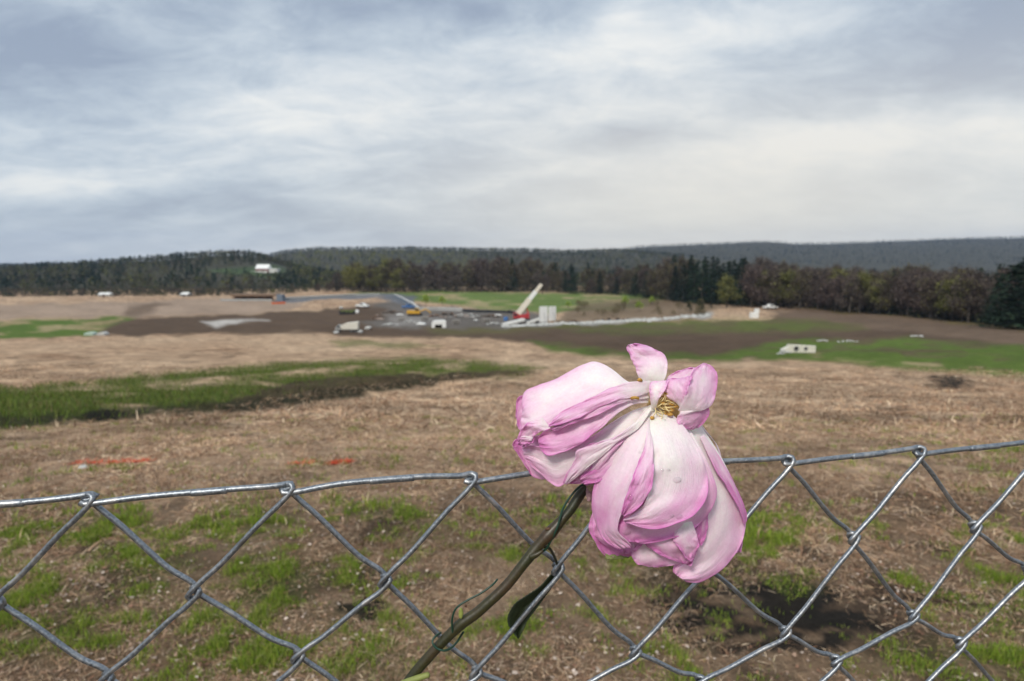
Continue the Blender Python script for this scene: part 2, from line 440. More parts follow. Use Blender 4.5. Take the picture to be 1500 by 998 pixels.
def ground_material():
    t = NT('field_ground')
    a = t.node('ShaderNodeAttribute', attribute_name='tint')
    tc = t.node('ShaderNodeTexCoord')
    n1 = t.noise(55, 6, .7, tc.outputs['Object']); n2 = t.noise(7, 5, .65, tc.outputs['Object']); n3 = t.noise(.9, 5, .65, tc.outputs['Object'])
    r1 = t.ramp(n1.outputs['Fac'], [(.28, (.5, .48, .46)), (.5, (1, 1, 1)), (.75, (1.5, 1.48, 1.42))])
    r2 = t.ramp(n2.outputs['Fac'], [(.3, (.68, .67, .66)), (.7, (1.3, 1.3, 1.28))])
    r3 = t.ramp(n3.outputs['Fac'], [(.3, (.8, .79, .78)), (.7, (1.2, 1.2, 1.2))])
    c = t.mix(1, a.outputs['Color'], r1.outputs[0], 'MULTIPLY')
    c = t.mix(1, c, r2.outputs[0], 'MULTIPLY'); c = t.mix(1, c, r3.outputs[0], 'MULTIPLY')
    t.L(c, t.b.inputs['Base Color']); t.b.inputs['Roughness'].default_value = .95; t.b.inputs['Specular IOR Level'].default_value = .1
    h = t.node('ShaderNodeMath', operation='ADD'); t.L(n1.outputs['Fac'], h.inputs[0]); t.L(n2.outputs['Fac'], h.inputs[1])
    t.bump(h.outputs[0], .6, .03)
    return t.m

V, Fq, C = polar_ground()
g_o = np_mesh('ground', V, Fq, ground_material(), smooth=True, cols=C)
tag(g_o, kind='structure')

# ------------------------------------------------------------------ wooded hills behind the valley
def interp_line(pts):
    p = np.array(pts, float); f = hermite(p[:, 0], p[:, 1]); return f
RIDGES = [   # skyline in the picture, distance of its crest, distance of its foot
    (interp_line([(-900, 402), (-300, 394), (0, 391), (50, 389), (100, 387), (150, 384), (200, 380), (250, 376), (300, 372), (340, 370), (372, 371), (395, 377), (430, 388), (520, 402), (700, 415), (2400, 420)]), 900, 430, 6),
    (interp_line([(-900, 400), (0, 396), (250, 388), (350, 382), (385, 377.5), (410, 371), (450, 366), (520, 364), (600, 363), (700, 365), (760, 365), (850, 367), (905, 366), (930, 368), (1000, 374), (1100, 382), (1400, 392), (2400, 400)]), 1600, 900, 7),
    (interp_line([(-900, 396), (0, 389), (200, 386), (400, 384), (700, 376), (850, 371), (890, 368), (930, 362), (1000, 358.5), (1060, 356.5), (1130, 354.5), (1160, 357), (1200, 356.5), (1300, 353.5), (1400, 350.5), (1500, 348), (1700, 344), (2400, 344)]), 2900, 1500, 9),
]
def hill_z(u, d):
    z = np.full(np.shape(u), EYE - 22.0 - .004 * 400)
    z = np.minimum(z, EYE - 22) - np.clip((d - 420) / 300, 0, 1) * 1.5
    for f, dc, ds, th in RIDGES:
        crest = EYE - (f(u) - HZ) / F * dc - th * .8
        lo = EYE - 25.0
        up_ = lo + (crest - lo) * sstep(ds, dc, d) ** .8
        dn = lo + (crest - lo) * (1 - .55 * sstep(dc, dc * 1.7, d))
        z = np.maximum(z, np.where(d < dc, up_, dn))
    n = (fbm(u * .01 + d * .003, d * .004, 81, 3) - .5)
    return z + n * d * .004

MEADOW = [(300, 396), (340, 393), (372, 392), (385, 387), (412, 391), (424, 397), (418, 404), (396, 409), (372, 404), (330, 401)]
uu = np.linspace(-2900, 4400, 420); dd = np.concatenate([np.geomspace(425, 1500, 110), np.geomspace(1520, 4400, 60)])
U, D = np.meshgrid(uu, dd)
X = (U - CX) / F * D; Y = D.copy(); Z = hill_z(U, D)
px_, py_, _ = proj(X, Y, Z)
mm = sstep(-3, 3, sdist(px_, py_, MEADOW)) * (D < 1000)
hc = np.zeros(U.shape + (3,)); hc[:] = (.06, .058, .042)
hc = hc * (1 - mm[..., None]) + np.array([.06, .095, .04]) * (.6 + .8 * fbm(px_ * .11, py_ * .3, 97, 3))[..., None] * mm[..., None]
nr, na = U.shape
i = np.arange(nr - 1)[:, None]; j = np.arange(na - 1)[None, :]
HF = np.stack([i * na + j, i * na + j + 1, (i + 1) * na + j + 1, (i + 1) * na + j], -1).reshape(-1, 4)
ho = np_mesh('hills', np.stack([X, Y, Z], -1).reshape(-1, 3), HF, tintmat('hill_ground', .95, .1, 0, .3, .05), smooth=True, cols=hc.reshape(-1, 3))
tag(ho, kind='structure')

ICO = np.array([(-1, 1.618, 0), (1, 1.618, 0), (-1, -1.618, 0), (1, -1.618, 0), (0, -1, 1.618), (0, 1, 1.618), (0, -1, -1.618), (0, 1, -1.618), (1.618, 0, -1), (1.618, 0, 1), (-1.618, 0, -1), (-1.618, 0, 1)]) / 1.902
ICF = np.array([(0, 11, 5), (0, 5, 1), (0, 1, 7), (0, 7, 10), (0, 10, 11), (1, 5, 9), (5, 11, 4), (11, 10, 2), (10, 7, 6), (7, 1, 8), (3, 9, 4), (3, 4, 2), (3, 2, 6), (3, 6, 8), (3, 8, 9), (4, 9, 5), (2, 4, 11), (6, 2, 10), (8, 6, 7), (9, 8, 1)])

def forest(u0, u1, d0, d1, n, pick, hscale=1.0, keep=None, tris=26):
    """crowns of a far-off wood: each a spray of leaf-clump triangles in a cone or a dome"""
    u = RNG.uniform(u0, u1, n); d = np.sqrt(RNG.uniform(d0 ** 2, d1 ** 2, n))
    x = (u - CX) / F * d; y = d; z = hill_z(u, d)
    px, py, _ = proj(x, y, z)
    k = (sdist(px, py, MEADOW) < -2) | (d > 1000)
    if keep is not None: k &= keep(px, py, d)
    x, y, z, px, py, d = x[k], y[k], z[k], px[k], py[k], d[k]; n = len(x)
    colr, conif = pick(px, py, d, n)
    h = RNG.uniform(9, 15, n) * hscale; h = np.where(conif, h * 1.15, h); w = h * np.where(conif, .24, .40) * RNG.uniform(.8, 1.2, n)
    K = tris
    t = RNG.random((n, K)) ** .8
    rad = np.where(conif[:, None], 1.05 - t, np.sqrt(np.clip(1 - (2 * t - 1.0) ** 2, 0, 1)) * .9 + .15) * np.sqrt(RNG.uniform(.15, 1, (n, K)))
    th = RNG.uniform(0, 2 * np.pi, (n, K))
    cxx = x[:, None] + np.cos(th) * rad * w[:, None]; cyy = y[:, None] + np.sin(th) * rad * w[:, None]
    czz = z[:, None] + h[:, None] * (.12 + .86 * t)
    Cn = np.stack([cxx, cyy, czz], -1)[:, :, None, :]
    tri = RNG.normal(0, 1, (n, K, 3, 3)); tri[..., 2] *= .7
    V = (Cn + tri * (h[:, None, None, None] * .085)).reshape(-1, 3)
    cc = colr[:, None, :] * RNG.uniform(.75, 1.25, (n, K, 1))
    cc = np.repeat(cc.reshape(-1, 3), 3, 0)
    return V, np.arange(len(V)).reshape(-1, 3), cc

def pick_near(px, py, d, n):
    r = RNG.random(n); c = np.zeros((n, 3)); con = np.zeros(n, bool)
    cl = fbm(px * .03, d * .01, 91, 3)
    pc = np.clip(.35 + (cl - .5) * 1.6, .08, .85)
    con = r < pc
    c[:] = np.where(RNG.random((n, 1)) < .5, [.085, .072, .055], [.085, .088, .042])
    ol = (RNG.random(n) < .22)
    c[ol] = (.14, .145, .04)
    c[con] = (.026, .044, .028)
    return c * .72, con
def pick_mid(px, py, d, n):
    c, con = pick_near(px, py, d, n)
    w = (px > 430) & (px < 700) & (d < 1400) & (RNG.random(n) < .45)
    c[w] = (.15, .155, .042); con[w] = False
    return c, con
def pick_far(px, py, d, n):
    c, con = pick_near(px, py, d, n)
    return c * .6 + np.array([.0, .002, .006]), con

FM = tintmat('forest_leaves', .9, .1)
parts_f = [forest(-1100, 560, 440, 930, 9600, pick_near, .62), forest(380, 1000, 560, 1650, 6500, pick_mid, .66), forest(560, 2700, 440, 1000, 2800, pick_near, .8),
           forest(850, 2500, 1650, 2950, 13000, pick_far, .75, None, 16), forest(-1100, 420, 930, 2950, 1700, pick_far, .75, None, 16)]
for Vf, Ff, Cf in parts_f:
    fo = np_mesh('woodland', Vf, Ff, FM, cols=Cf)
    tag(fo, kind='stuff')
# ================================================================== trees of the valley, each a thing of its own
BARK = pmat('bark', (.085, .072, .06), .9, 0, .4, 2)
LEAF = tintmat('leaf_clumps', .85, .15, .15)

def leaf_tris(Cn, size, colr, jitter=.45, flat=.8, elong=1.0):
    n = len(Cn)
    tri = RNG.normal(0, 1, (n, 3, 3)); tri[..., 2] *= flat
    tri[:, 0, 2] += elong - 1
    V = (Cn[:, None, :] + tri * np.broadcast_to(size, (n,))[:, None, None]).reshape(-1, 3)
    c = np.asarray(colr) * RNG.uniform(1 - jitter, 1 + jitter, (n, 1))
    return V, np.repeat(c, 3, 0)

def limbs(h, spread, nlimb, start, depth2=3, rise=.8):
    """trunk and branches as tapered bars; also the tips where twigs and leaves sit"""
    m = MB(); tips = []
    lean = RNG.normal(0, .02, 2)
    top = Vector((lean[0] * h, lean[1] * h, h * .93))
    segs = 5
    pts = [Vector((lean[0] * h * k / segs + RNG.normal(0, .06), lean[1] * h * k / segs + RNG.normal(0, .06), h * .93 * k / segs)) for k in range(segs + 1)]
    r0 = h * .016
    for k in range(segs):
        m.bar(pts[k], pts[k + 1], r0 * (1 - k / segs * .85), r0 * (1 - (k + 1) / segs * .85), 6)
    for k in range(nlimb):
        t = start + (1 - start) * (k + .5) / nlimb * .95
        p = Vector((0, 0, 0)); f = t * segs; i = min(int(f), segs - 1); p = pts[i].lerp(pts[i + 1], f - i)
        th = RNG.uniform(0, 2 * math.pi); ln = spread * (1.15 - .75 * max(0, (t - start) / (1 - start))) * RNG.uniform(.7, 1.1)
        q = p + Vector((math.cos(th) * ln * .75, math.sin(th) * ln * .75, ln * rise * RNG.uniform(.5, 1)))
        m.bar(p, q, r0 * .34, r0 * .12, 5); tips.append(q); tips.append(p.lerp(q, .6))
        for _ in range(depth2):
            a = p.lerp(q, RNG.uniform(.35, .9)); th2 = th + RNG.normal(0, .9); l2 = ln * RNG.uniform(.3, .55)
            b = a + Vector((math.cos(th2) * l2 * .7, math.sin(th2) * l2 * .7, l2 * rise))
            m.bar(a, b, r0 * .14, r0 * .06, 4); tips.append(b)
    return m, np.array([tuple(t) for t in tips])

def proto_bare(h, colr, leafy, seed):
    m, tips = limbs(h, h * .30, 19, .06, 4)
    n = 1300
    i = RNG.integers(0, len(tips), n)
    Cn = tips[i] + RNG.normal(0, h * .05, (n, 3))
    V1, c1 = leaf_tris(Cn, RNG.uniform(.004, .012, n) * h, colr, .25, 1.6)
    # twigs: long thin slivers
    k = 2000; i = RNG.integers(0, len(tips), k)
    a = tips[i] + RNG.normal(0, h * .03, (k, 3)); d = RNG.normal(0, 1, (k, 3)); d[:, 2] = np.abs(d[:, 2]) + .4; d /= np.linalg.norm(d, axis=1)[:, None]
    b = a + d * h * .075; w = RNG.normal(0, .042, (k, 3))
    V2 = np.stack([a - w, a + w, b], 1).reshape(-1, 3); c2 = np.repeat(np.array([[.075, .058, .052]]) * RNG.uniform(.6, 1.3, (k, 1)), 3, 0)
    V = np.concatenate([V1, V2]); c = np.concatenate([c1, c2])
    if leafy:
        n = 900; i = RNG.integers(0, len(tips), n)
        V3, c3 = leaf_tris(tips[i] + RNG.normal(0, h * .055, (n, 3)), RNG.uniform(.006, .014, n) * h, leafy, .2)
        V = np.concatenate([V, V3]); c = np.concatenate([c, c3])
    return m, np_data('crown', V, np.arange(len(V)).reshape(-1, 3), LEAF, cols=c)

def proto_conifer(h, colr, wr, seed):
    m = MB(); m.bar((0, 0, 0), (0, 0, h * .97), h * .013, h * .002, 6)
    Cs, Sz = [], []
    lv = 26
    for k in range(lv):
        t = .08 + .9 * k / lv; rmax = h * wr * (1 - t) ** .8 * RNG.uniform(.72, 1.15)
        for b in range(max(4, int(9 * (1 - t) + 4))):
            th = RNG.uniform(0, 2 * np.pi)
            rm = rmax * RNG.uniform(.65, 1.12)
            for q in np.linspace(.25, 1, 5):
                Cs.append((math.cos(th) * rm * q, math.sin(th) * rm * q, h * t - rm * q * .28 + RNG.normal(0, h * .006))); Sz.append(h * .020 * (1.2 - .5 * q))
    Cs = np.array(Cs); Sz = np.array(Sz)
    V, c = leaf_tris(Cs + RNG.normal(0, h * .006, Cs.shape), Sz, colr, .5, .6)
    return m, np_data('crown', V, np.arange(len(V)).reshape(-1, 3), LEAF, cols=c)

def proto_leafy(h, colr, seed, start=.15, spread=.34):
    m, tips = limbs(h, h * spread, 14, start, 4, .6)
    n = 2600; i = RNG.integers(0, len(tips), n)
    w = RNG.uniform(.7, 1.3, (len(tips), 1))
    Cn = tips[i] + RNG.normal(0, h * .05, (n, 3))
    V, c = leaf_tris(Cn, RNG.uniform(.009, .02, n) * h, np.asarray(colr)[None] * w[i], .4)
    return m, np_data('crown', V, np.arange(len(V)).reshape(-1, 3), LEAF, cols=c)

PROTO = {}
def add_proto(kind, mk):
    m, crown = mk
    me = bpy.data.meshes.new('trunk'); me.from_pydata(m.v, [], m.f); me.materials.append(BARK); me.update()
    PROTO.setdefault(kind, []).append((me, crown))
for s in range(3):
    add_proto('bare', proto_bare(16, [(.165, .132, .112), (.185, .152, .122), (.175, .128, .112)][s], None, s))
for s in range(2):
    add_proto('budding', proto_bare(16, (.14, .115, .08), [(.18, .175, .06), (.165, .15, .06)][s], s))
for s in range(3):
    add_proto('conifer', proto_conifer(16, [(.022, .039, .024), (.029, .049, .027), (.018, .032, .022)][s], [.24, .28, .21][s], s))
for s in range(2):
    add_proto('olive', proto_leafy(16, [(.15, .15, .048), (.17, .165, .055)][s], s))
add_proto('sapling', proto_leafy(4, (.30, .40, .06), 1, .3, .30))
add_proto('shrub', proto_leafy(3, (.17, .14, .075), 2, .02, .55))
add_proto('darkshrub', proto_leafy(3, (.02, .032, .016), 3, .02, .42))

KINDS = {
    'bare': ('bare_tree', 'bare purplish brown tree in the wood along the far edge of the field', 'tree', 'bare brown trees of the wood'),
    'budding': ('budding_tree', 'brown tree with thin olive buds in the wood beyond the field', 'tree', 'budding trees of the wood'),
    'conifer': ('conifer_tree', 'dark green conifer in the wood beyond the field', 'tree', 'dark conifers of the wood'),
    'olive': ('leafing_tree', 'yellow green leafing tree in the wood beyond the field', 'tree', 'yellow green trees of the wood'),
}
def tree(kind, px, d, toppx, name=None, label=None, cat=None, group=None, z=None, wide=1.0):
    x = (px - CX) / F * d; y = d
    if z is None: z = float(ground_h(np.array([x]), np.array([y]))[0]) if d < 425 else float(hill_z(np.array([px]), np.array([d]))[0])
    _, bpy_y, dep = proj(np.array(x), np.array(y), np.array(z))
    h = max(.6, (float(bpy_y) - toppx) / F * float(dep))
    tr, cr = random.choice(PROTO[kind])
    h0 = {'sapling': 4, 'shrub': 3, 'darkshrub': 3}.get(kind, 16)
    K = KINDS.get(kind)
    o = empty(name or K[0], (x, y, z - .15), random.uniform(0, 6.28))
    s = h / h0; o.scale = (s * wide, s * wide, s)
    tag(o, label or K[1], cat or K[2], group or (K[3] if K else None))
    for nm, me in (('trunk', tr), ('crown', cr)): link(bpy.data.objects.new(nm, me), o)
    return o

def lerp_tab(tab, x): return float(np.interp(x, [t[0] for t in tab], [t[1] for t in tab]))
TOP = [(0, 424), (150, 423), (300, 421), (420, 419), (505, 400), (530, 386), (640, 382), (760, 380), (800, 386), (870, 392), (930, 390), (990, 380), (1040, 378), (1090, 382), (1120, 384), (1200, 387), (1300, 393), (1400, 396), (1450, 394), (1500, 388), (1600, 378)]
DEP = [(0, 352), (300, 352), (420, 390), (510, 415), (760, 418), (900, 372), (1000, 300), (1100, 262), (1200, 246), (1300, 208), (1400, 172), (1500, 143), (1600, 120)]
def species(px):
    r = random.random()
    if px < 500: return 'conifer' if r < .34 else 'bare' if r < .7 else 'budding' if r < .93 else 'olive'
    if px < 610: return 'olive' if r < .55 else 'budding' if r < .8 else 'bare'
    if px < 750: return 'bare' if r < .40 else 'budding' if r < .66 else 'olive' if r < .90 else 'conifer'
    if px < 1090: return 'conifer' if r < .42 else 'bare' if r < .78 else 'budding'
    if px < 1440: return 'bare' if r < .66 else 'budding' if r < .88 else 'olive' if r < .93 else 'conifer'
    return 'conifer' if r < .72 else 'bare'
px = -30.0
while px < 1560:
    d0 = lerp_tab(DEP, px)
    for row in range(3 if px > 505 else 2):
        x = px + random.uniform(-7, 7)
        k = species(x)
        top = lerp_tab(TOP, x) + 9 * (vnoise(np.array(x * .021), np.array(3.3), 71) - .5) + random.uniform(-4, 9) + (3 if k == 'bare' else 0) + (6 if row == 0 else 0)
        if 985 < x < 1092: k = 'conifer' if random.random() < .9 else k; top -= 5 if k == 'conifer' else 0
        if 760 < x < 985 or x > 1100: top += 3 if row < 2 else -2
        if x > 1455 and k == 'conifer': top -= 10
        tree(k, x, d0 * (1 + .055 * row) + random.uniform(-3, 3), top, wide=1.25 if k != 'conifer' else 1.3)
    px += 15.5 if px < 505 else 13.2

# brushwood and young growth under the wood
def understory(n):
    px = RNG.uniform(-700, 2200, n); d0 = np.interp(px, [t[0] for t in DEP], [t[1] for t in DEP]) * RNG.uniform(1.0, 1.30, n)
    x = (px - CX) / F * d0; z = np.where(d0 < 425, ground_h(x, d0), hill_z(px, d0)); K = 30
    h = RNG.uniform(1.5, 5.0, n) * np.interp(px, [0, 500, 1500], [.8, 1.1, .9])
    Cn = np.stack([x, d0, z], 1)[:, None] + np.stack([RNG.normal(0, 1.6, (n, K)), RNG.normal(0, 1.2, (n, K)), RNG.random((n, K)) ** 1.3 * h[:, None]], -1)
    c = np.array([(.075, .062, .052), (.05, .046, .036), (.028, .04, .026), (.075, .075, .034)])[RNG.integers(0, 4, n)]
    tri = RNG.normal(0, 1, (n, K, 3, 3)); tri[..., 2] *= 1.5
    V = (Cn[:, :, None] + tri * .30).reshape(-1, 3); cc = np.repeat((c[:, None] * RNG.uniform(.6, 1.4, (n, K, 1))).reshape(-1, 3), 3, 0)
    tag(np_mesh('undergrowth', V, np.arange(len(V)).reshape(-1, 3), LEAF, cols=cc), kind='stuff')
understory(4400)

# scattered young growth in front of the wood
SAP = [(623, 450, 431, 'yellow green sapling beside the low white wall'), (648, 447, 434, 'thin pale sapling right of the yellow green sapling'), (833, 452, 441, 'small sapling behind the concrete panels'),
       (916, 449, 434, 'tallest green sapling in the brown brush strip'), (937, 456, 441, 'bushy green sapling low in the brown brush'), (955, 447, 434, 'slim sapling behind the brown brush')]
for x, yb, yt, lab in SAP:
    p = gp(x, yb); tree('sapling', x, p[1], yt, 'sapling', lab, 'sapling', 'saplings at the building site', wide=1.3)
BR = random.Random(5)
for i in range(26):
    x = BR.uniform(845, 1035); yb = BR.uniform(446, 464)
    p = gp(x, yb)
    tree('shrub', x, p[1], yb - BR.uniform(7, 13), 'shrub', 'low brown brushwood shrub in the strip left of the pale tree', 'shrub', 'brown shrubs of the brush strip', wide=1.3)
for x, yb, yt, lab in [(1010, 458, 443, 'dark green bush at the right end of the brush strip'), (1026, 458, 440, 'taller dark bush next to the stone swale'), (1042, 452, 444, 'small dark bush at the foot of the pale tree')]:
    p = gp(x, yb); tree('darkshrub', x, p[1], yt, 'bush', lab, 'bush', None, wide=1.0)
tree('olive', 1065, 252, 403, 'leafing_tree', 'pale yellow green round tree standing alone before the wood', 'tree', wide=1.35)
p = gp(1098, 446); tree('bare', 1098, p[1], 398, wide=1.2)

for x, d, t_, w_ in [(1462, 138, 398, 1.5), (1478, 128, 384, 1.9), (1496, 124, 372, 1.9), (1514, 118, 378, 2.0), (1535, 116, 366, 1.9)]:
    tree('conifer', x, d, t_, 'conifer_tree', 'tall dark conifer of the clump at the right edge of the field', 'tree', 'dark conifers at the right edge', wide=w_)
# trees round the farm on the left hill
for x, d, t in [(366, 905, 372), (372, 880, 374), (406, 890, 379), (414, 870, 381), (360, 860, 378)]:
    tree('conifer', x, d, t, 'conifer_tree', 'dark conifer beside the white farmhouse on the hill', 'tree', 'conifers round the farmhouse')

# ================================================================== the building site
M = dict(
    white=pmat('white_paint', (.78, .78, .76), .5, 0, .12), offwhite=pmat('offwhite_canvas', (.66, .63, .55), .7, 0, .15), conc=pmat('pale_concrete', (.62, .61, .58), .85, 0, .2, 1.2),
    conc2=pmat('grey_concrete', (.36, .36, .35), .85, 0, .25, 1.0), black=pmat('black_steel', (.02, .02, .022), .55, 0, .3), rubber=pmat('rubber', (.025, .025, .025), .8), red=pmat('red_paint', (.42, .035, .04), .45),
    yellow=pmat('yellow_paint', (.60, .33, .03), .45), blue=pmat('blue_paint', (.06, .17, .42), .45), glass=pmat('dark_glass', (.03, .04, .05), .1, 0, .1), steel=pmat('grey_steel', (.3, .31, .32), .4, .6),
    brown=pmat('brown_boards', (.16, .095, .06), .8, 0, .3), roof=pmat('brown_roof', (.20, .13, .085), .8, 0, .3), mint=pmat('pale_green_sheet', (.42, .52, .44), .7), stone=pmat('white_stone', (.50, .50, .48), .9, 0, .3, 2), rubble=pmat('pinkish_rubble', (.36, .29, .25), .9, 0, .35, 1.5),
    slate=pmat('blue_grey_slab', (.15, .18, .22), .7, 0, .2), leafy=pmat('green_clippings', (.11, .14, .03), .9, 0, .4, 4), orange=pmat('orange_mesh', (.55, .12, .04), .7), pal=pmat('grey_wood', (.33, .30, .26), .85, 0, .3), earth=pmat('dark_earth', (.06, .047, .037), .95, 0, .4, 1.2), fabric=pmat('silt_fabric', (.02, .024, .03), .8), boom=pmat('cream_paint', (.72, .66, .56), .45, 0, .12), housered=pmat('red_siding', (.22, .05, .045), .7))

def site(name, px, py, label, cat, rz=0.0, group=None):
    p = gp(px, py)
    o = empty(name, p, rz); tag(o, label, cat, group)
    return o, float(proj(*p)[2]) / F          # metres per picture pixel there

def wheels(o, xs, y, r, w=.35):
    for x in xs:
        for s in (-1, 1):
            q = MB().bar((x, s * y - w / 2, r), (x, s * y + w / 2, r), r, r, 16).build('wheel', M['rubber'], o)
            MB().bar((x, s * y - w / 2 - .02, r), (x, s * y + w / 2 + .02, r), r * .5, r * .5, 12).build('rim', M['steel'], q)

# rough terrain crane
o, s = site('mobile_crane', 764, 473, 'red crane with a raised cream boom on the building site', 'crane'); o.scale = (.92,) * 3
MB().box(0, 0, 1.0, 4.6, 2.2, .6).box(-1.9, 0, .75, .9, 2.3, .5).build('chassis', M['black'], o, bevel=.06)
wheels(o, (-1.5, 1.5), 1.05, .75, .5)
for sx in (-2.3, 2.3):
    MB().box(sx, 0, .9, .25, 4.0, .22).box(sx, -1.9, .45, .18, .18, .9).box(sx, 1.9, .45, .18, .18, .9).box(sx, -1.9, .05, .5, .5, .08).box(sx, 1.9, .05, .5, .5, .08).build('outrigger', M['black'], o)
ss = MB().prism([(-2.1, 1.35), (2.2, 1.35), (2.2, 2.0), (1.4, 2.55), (-.6, 2.4), (-1.2, 2.9), (-2.1, 2.9)], -1.0, 1.0).box(1.7, 0, 2.3, 1.0, 1.9, .9).build('superstructure', M['red'], o, bevel=.05)
MB().prism([(1.75, 2.7), (2.2, 2.7), (1.5, 4.4), (1.3, 4.4)], -.12, .12).build('mast', M['red'], ss)
c_ = MB().prism([(-2.4, 1.4), (-1.2, 1.4), (-1.2, 2.7), (-1.5, 3.1), (-2.4, 3.0)], -1.35, -.5).build('cab', M['red'], o, bevel=.04)
MB().box(-1.8, -1.36, 2.5, .95, .03, .75).build('cab_window', M['glass'], c_)
L_ = 10.6; an = math.atan2(39, 31)
def boom_at(t, up=0): return (-1.1 + math.cos(an) * t - math.sin(an) * up, 0, 2.6 + math.sin(an) * t + math.cos(an) * up)
def boom_sec(t0, t1, w): 
    m = MB(); c0 = boom_at((t0 + t1) / 2); return m.box(*c0, t1 - t0, w * 1.25, w * 1.6, 0, -an)
bo = boom_sec(-.4, 5.6, .92).build('boom', M['boom'], o, bevel=.04)
boom_sec(5.6, 8.3, .76).build('boom_section', M['white'], bo, bevel=.03)
boom_sec(8.3, L_, .62).build('boom_section', M['boom'], bo, bevel=.03)
MB().box(*boom_at(L_ + .1), .7, .8, .9, 0, -an).build('boom_head', M['boom'], bo)
MB().bar(boom_at(3.6, -.5), (.9, 0, 2.4), .13, .13).build('lift_cylinder', M['steel'], o)
hk = MB().bar(boom_at(L_ + .2, -.5), (boom_at(L_ + .2, -.5)[0], 0, boom_at(L_, 0)[2] - 2.0), .03).build('hoist_cable', M['black'], o)
MB().box(boom_at(L_ + .2, -.5)[0], 0, boom_at(L_, 0)[2] - 2.2, .3, .25, .5).build('hook_block', M['black'], o)

# precast panels and slabs by the crane
for x, yb, w, hh, rz, lab in [(796, 472, 12.5, 23, .35, 'left upright white concrete panel right of the crane'), (809, 470, 12, 21, .55, 'right upright white concrete panel right of the crane')]:
    o, s = site('concrete_panel', x, yb, lab, 'concrete panel', rz, 'upright concrete panels')
    tag(o); MB().box(0, 0, hh * s / 2, w * s, .35, hh * s).build('slab', M['white'], o, bevel=.04)
    MB().bar((0, -.35, .1), (0, -1.6, .05), .07).bar((0, -.3, hh * s * .6), (0, -1.6, .05), .06).build('prop', M['steel'], o)
for x, yb, rz, ry, w, lab in [(752, 477, .25, -.22, 33, 'long pale concrete slab leaning in front of the red crane'), (781, 475, -.1, -.35, 20, 'short pale concrete slab between the crane and the upright panels')]:
    o, s = site('concrete_slab', x, yb, lab, 'concrete slab', rz, 'concrete slabs by the crane')
    MB().box(0, 0, .85, w * s, 2.4, .5, 0, ry).build('slab', M['conc'], o, bevel=.03)
    MB().box(w * s * .3, 0, .45, .4, 1.6, .9).box(-w * s * .2, 0, .25, .4, 1.6, .5).build('bearer', M['black'], o)
o, s = site('barrel', 741, 470, 'blue barrel left of the red crane', 'barrel')
MB().bar((0, 0, 0), (0, 0, 1.0), .62, .62, 16).build('drum', M['blue'], o); MB().bar((0, 0, 1.0), (0, 0, 1.08), .64, .60, 16).build('lid', M['blue'], o)

# yellow excavator
o, s = site('excavator', 608, 463, 'yellow excavator with its arm folded low', 'excavator', .1); o.scale = (1.25, 1.1, .95)
for sy in (-1.0, 1.0):
    MB().prism([(-1.7, 0), (1.7, 0), (2.1, .4), (1.7, .8), (-1.7, .8), (-2.1, .4)], sy - .3, sy + .3).build('track', M['rubber'], o, bevel=.05)
MB().prism([(-2.2, .9), (1.4, .9), (1.4, 1.7), (-1.2, 2.1), (-2.2, 1.9)], -1.1, 1.1).build('body', M['yellow'], o, bevel=.06)
c_ = MB().prism([(.0, 1.7), (1.3, 1.7), (1.1, 2.9), (.1, 2.9)], -1.1, -.1).build('cab', M['yellow'], o, bevel=.05)
MB().box(.6, -1.11, 2.35, .9, .03, .8).build('cab_window', M['glass'], c_)
MB().bar((1.2, .3, 1.5), (3.0, .3, 2.5), .28, .24).bar((3.0, .3, 2.5), (4.3, .3, 1.0), .22, .18).build('arm', M['yellow'], o)
MB().prism([(3.8, .3), (4.5, .9), (4.7, .3), (4.2, -.02)], -.2, .8).build('bucket', M['black'], o)

def pickup(name, px, py, paint, label, rz, sc=1.0, cat='pickup truck'):
    o, s = site(name, px, py, label, cat, rz); o.scale = (sc,) * 3
    MB().prism([(-2.7, .5), (2.7, .5), (2.7, 1.0), (1.3, 1.15), (-2.7, 1.15)], -.95, .95).build('body', paint, o, bevel=.06)
    c_ = MB().prism([(-.9, 1.15), (1.4, 1.15), (.8, 1.85), (-.7, 1.85)], -.85, .85).build('cab', paint, o, bevel=.06)
    MB().prism([(-.7, 1.25), (1.1, 1.25), (.7, 1.75), (-.6, 1.75)], -.87, .87).build('window', M['glass'], c_)
    wheels(o, (-1.7, 1.7), .85, .42, .26)
    return o
pickup('pickup_truck', 598, 452, M['blue'], 'small blue pickup truck beside the yellow excavator', .3, 1.0)
pickup('pickup_truck', 531, 451, M['white'], 'white pickup truck behind the black skip', -.4, 1.1)
pickup('pickup_truck', 1128, 453, M['white'], 'white pickup truck parked in front of the wood at the right', .25, 1.15)

# black skip
o, s = site('skip', 509, 461, 'black open skip heaped with green clippings', 'skip', .05); o.scale = (.82, .9, .82)
MB().prism([(-3.1, 0), (3.1, 0), (3.4, 1.6), (-3.4, 1.6)], -1.2, -1.12).prism([(-3.1, 0), (3.1, 0), (3.4, 1.6), (-3.4, 1.6)], 1.12, 1.2).box(0, 0, .06, 6.2, 2.24, .12).box(-3.2, 0, .8, .1, 2.2, 1.6, 0, -.19).box(3.2, 0, .8, .1, 2.2, 1.6, 0, .19).build('bin', M['black'], o)
h_ = MB()
for i in range(26): h_.rock((random.uniform(-2.9, 2.9), random.uniform(-.9, .9), random.uniform(1.1, 1.7)), random.uniform(.4, .8), .7, i)
h_.build('heap', M['leafy'], o)
tag(MB().rock((0, 0, .55), .95, .8, 3).build('boulder', M['stone']), 'small white boulder on the left end of the black skip', 'boulder').location = gp(500, 453)
o, s = site('white_sack', 523, 459, 'white bulk sack at the right end of the black skip', 'sack')
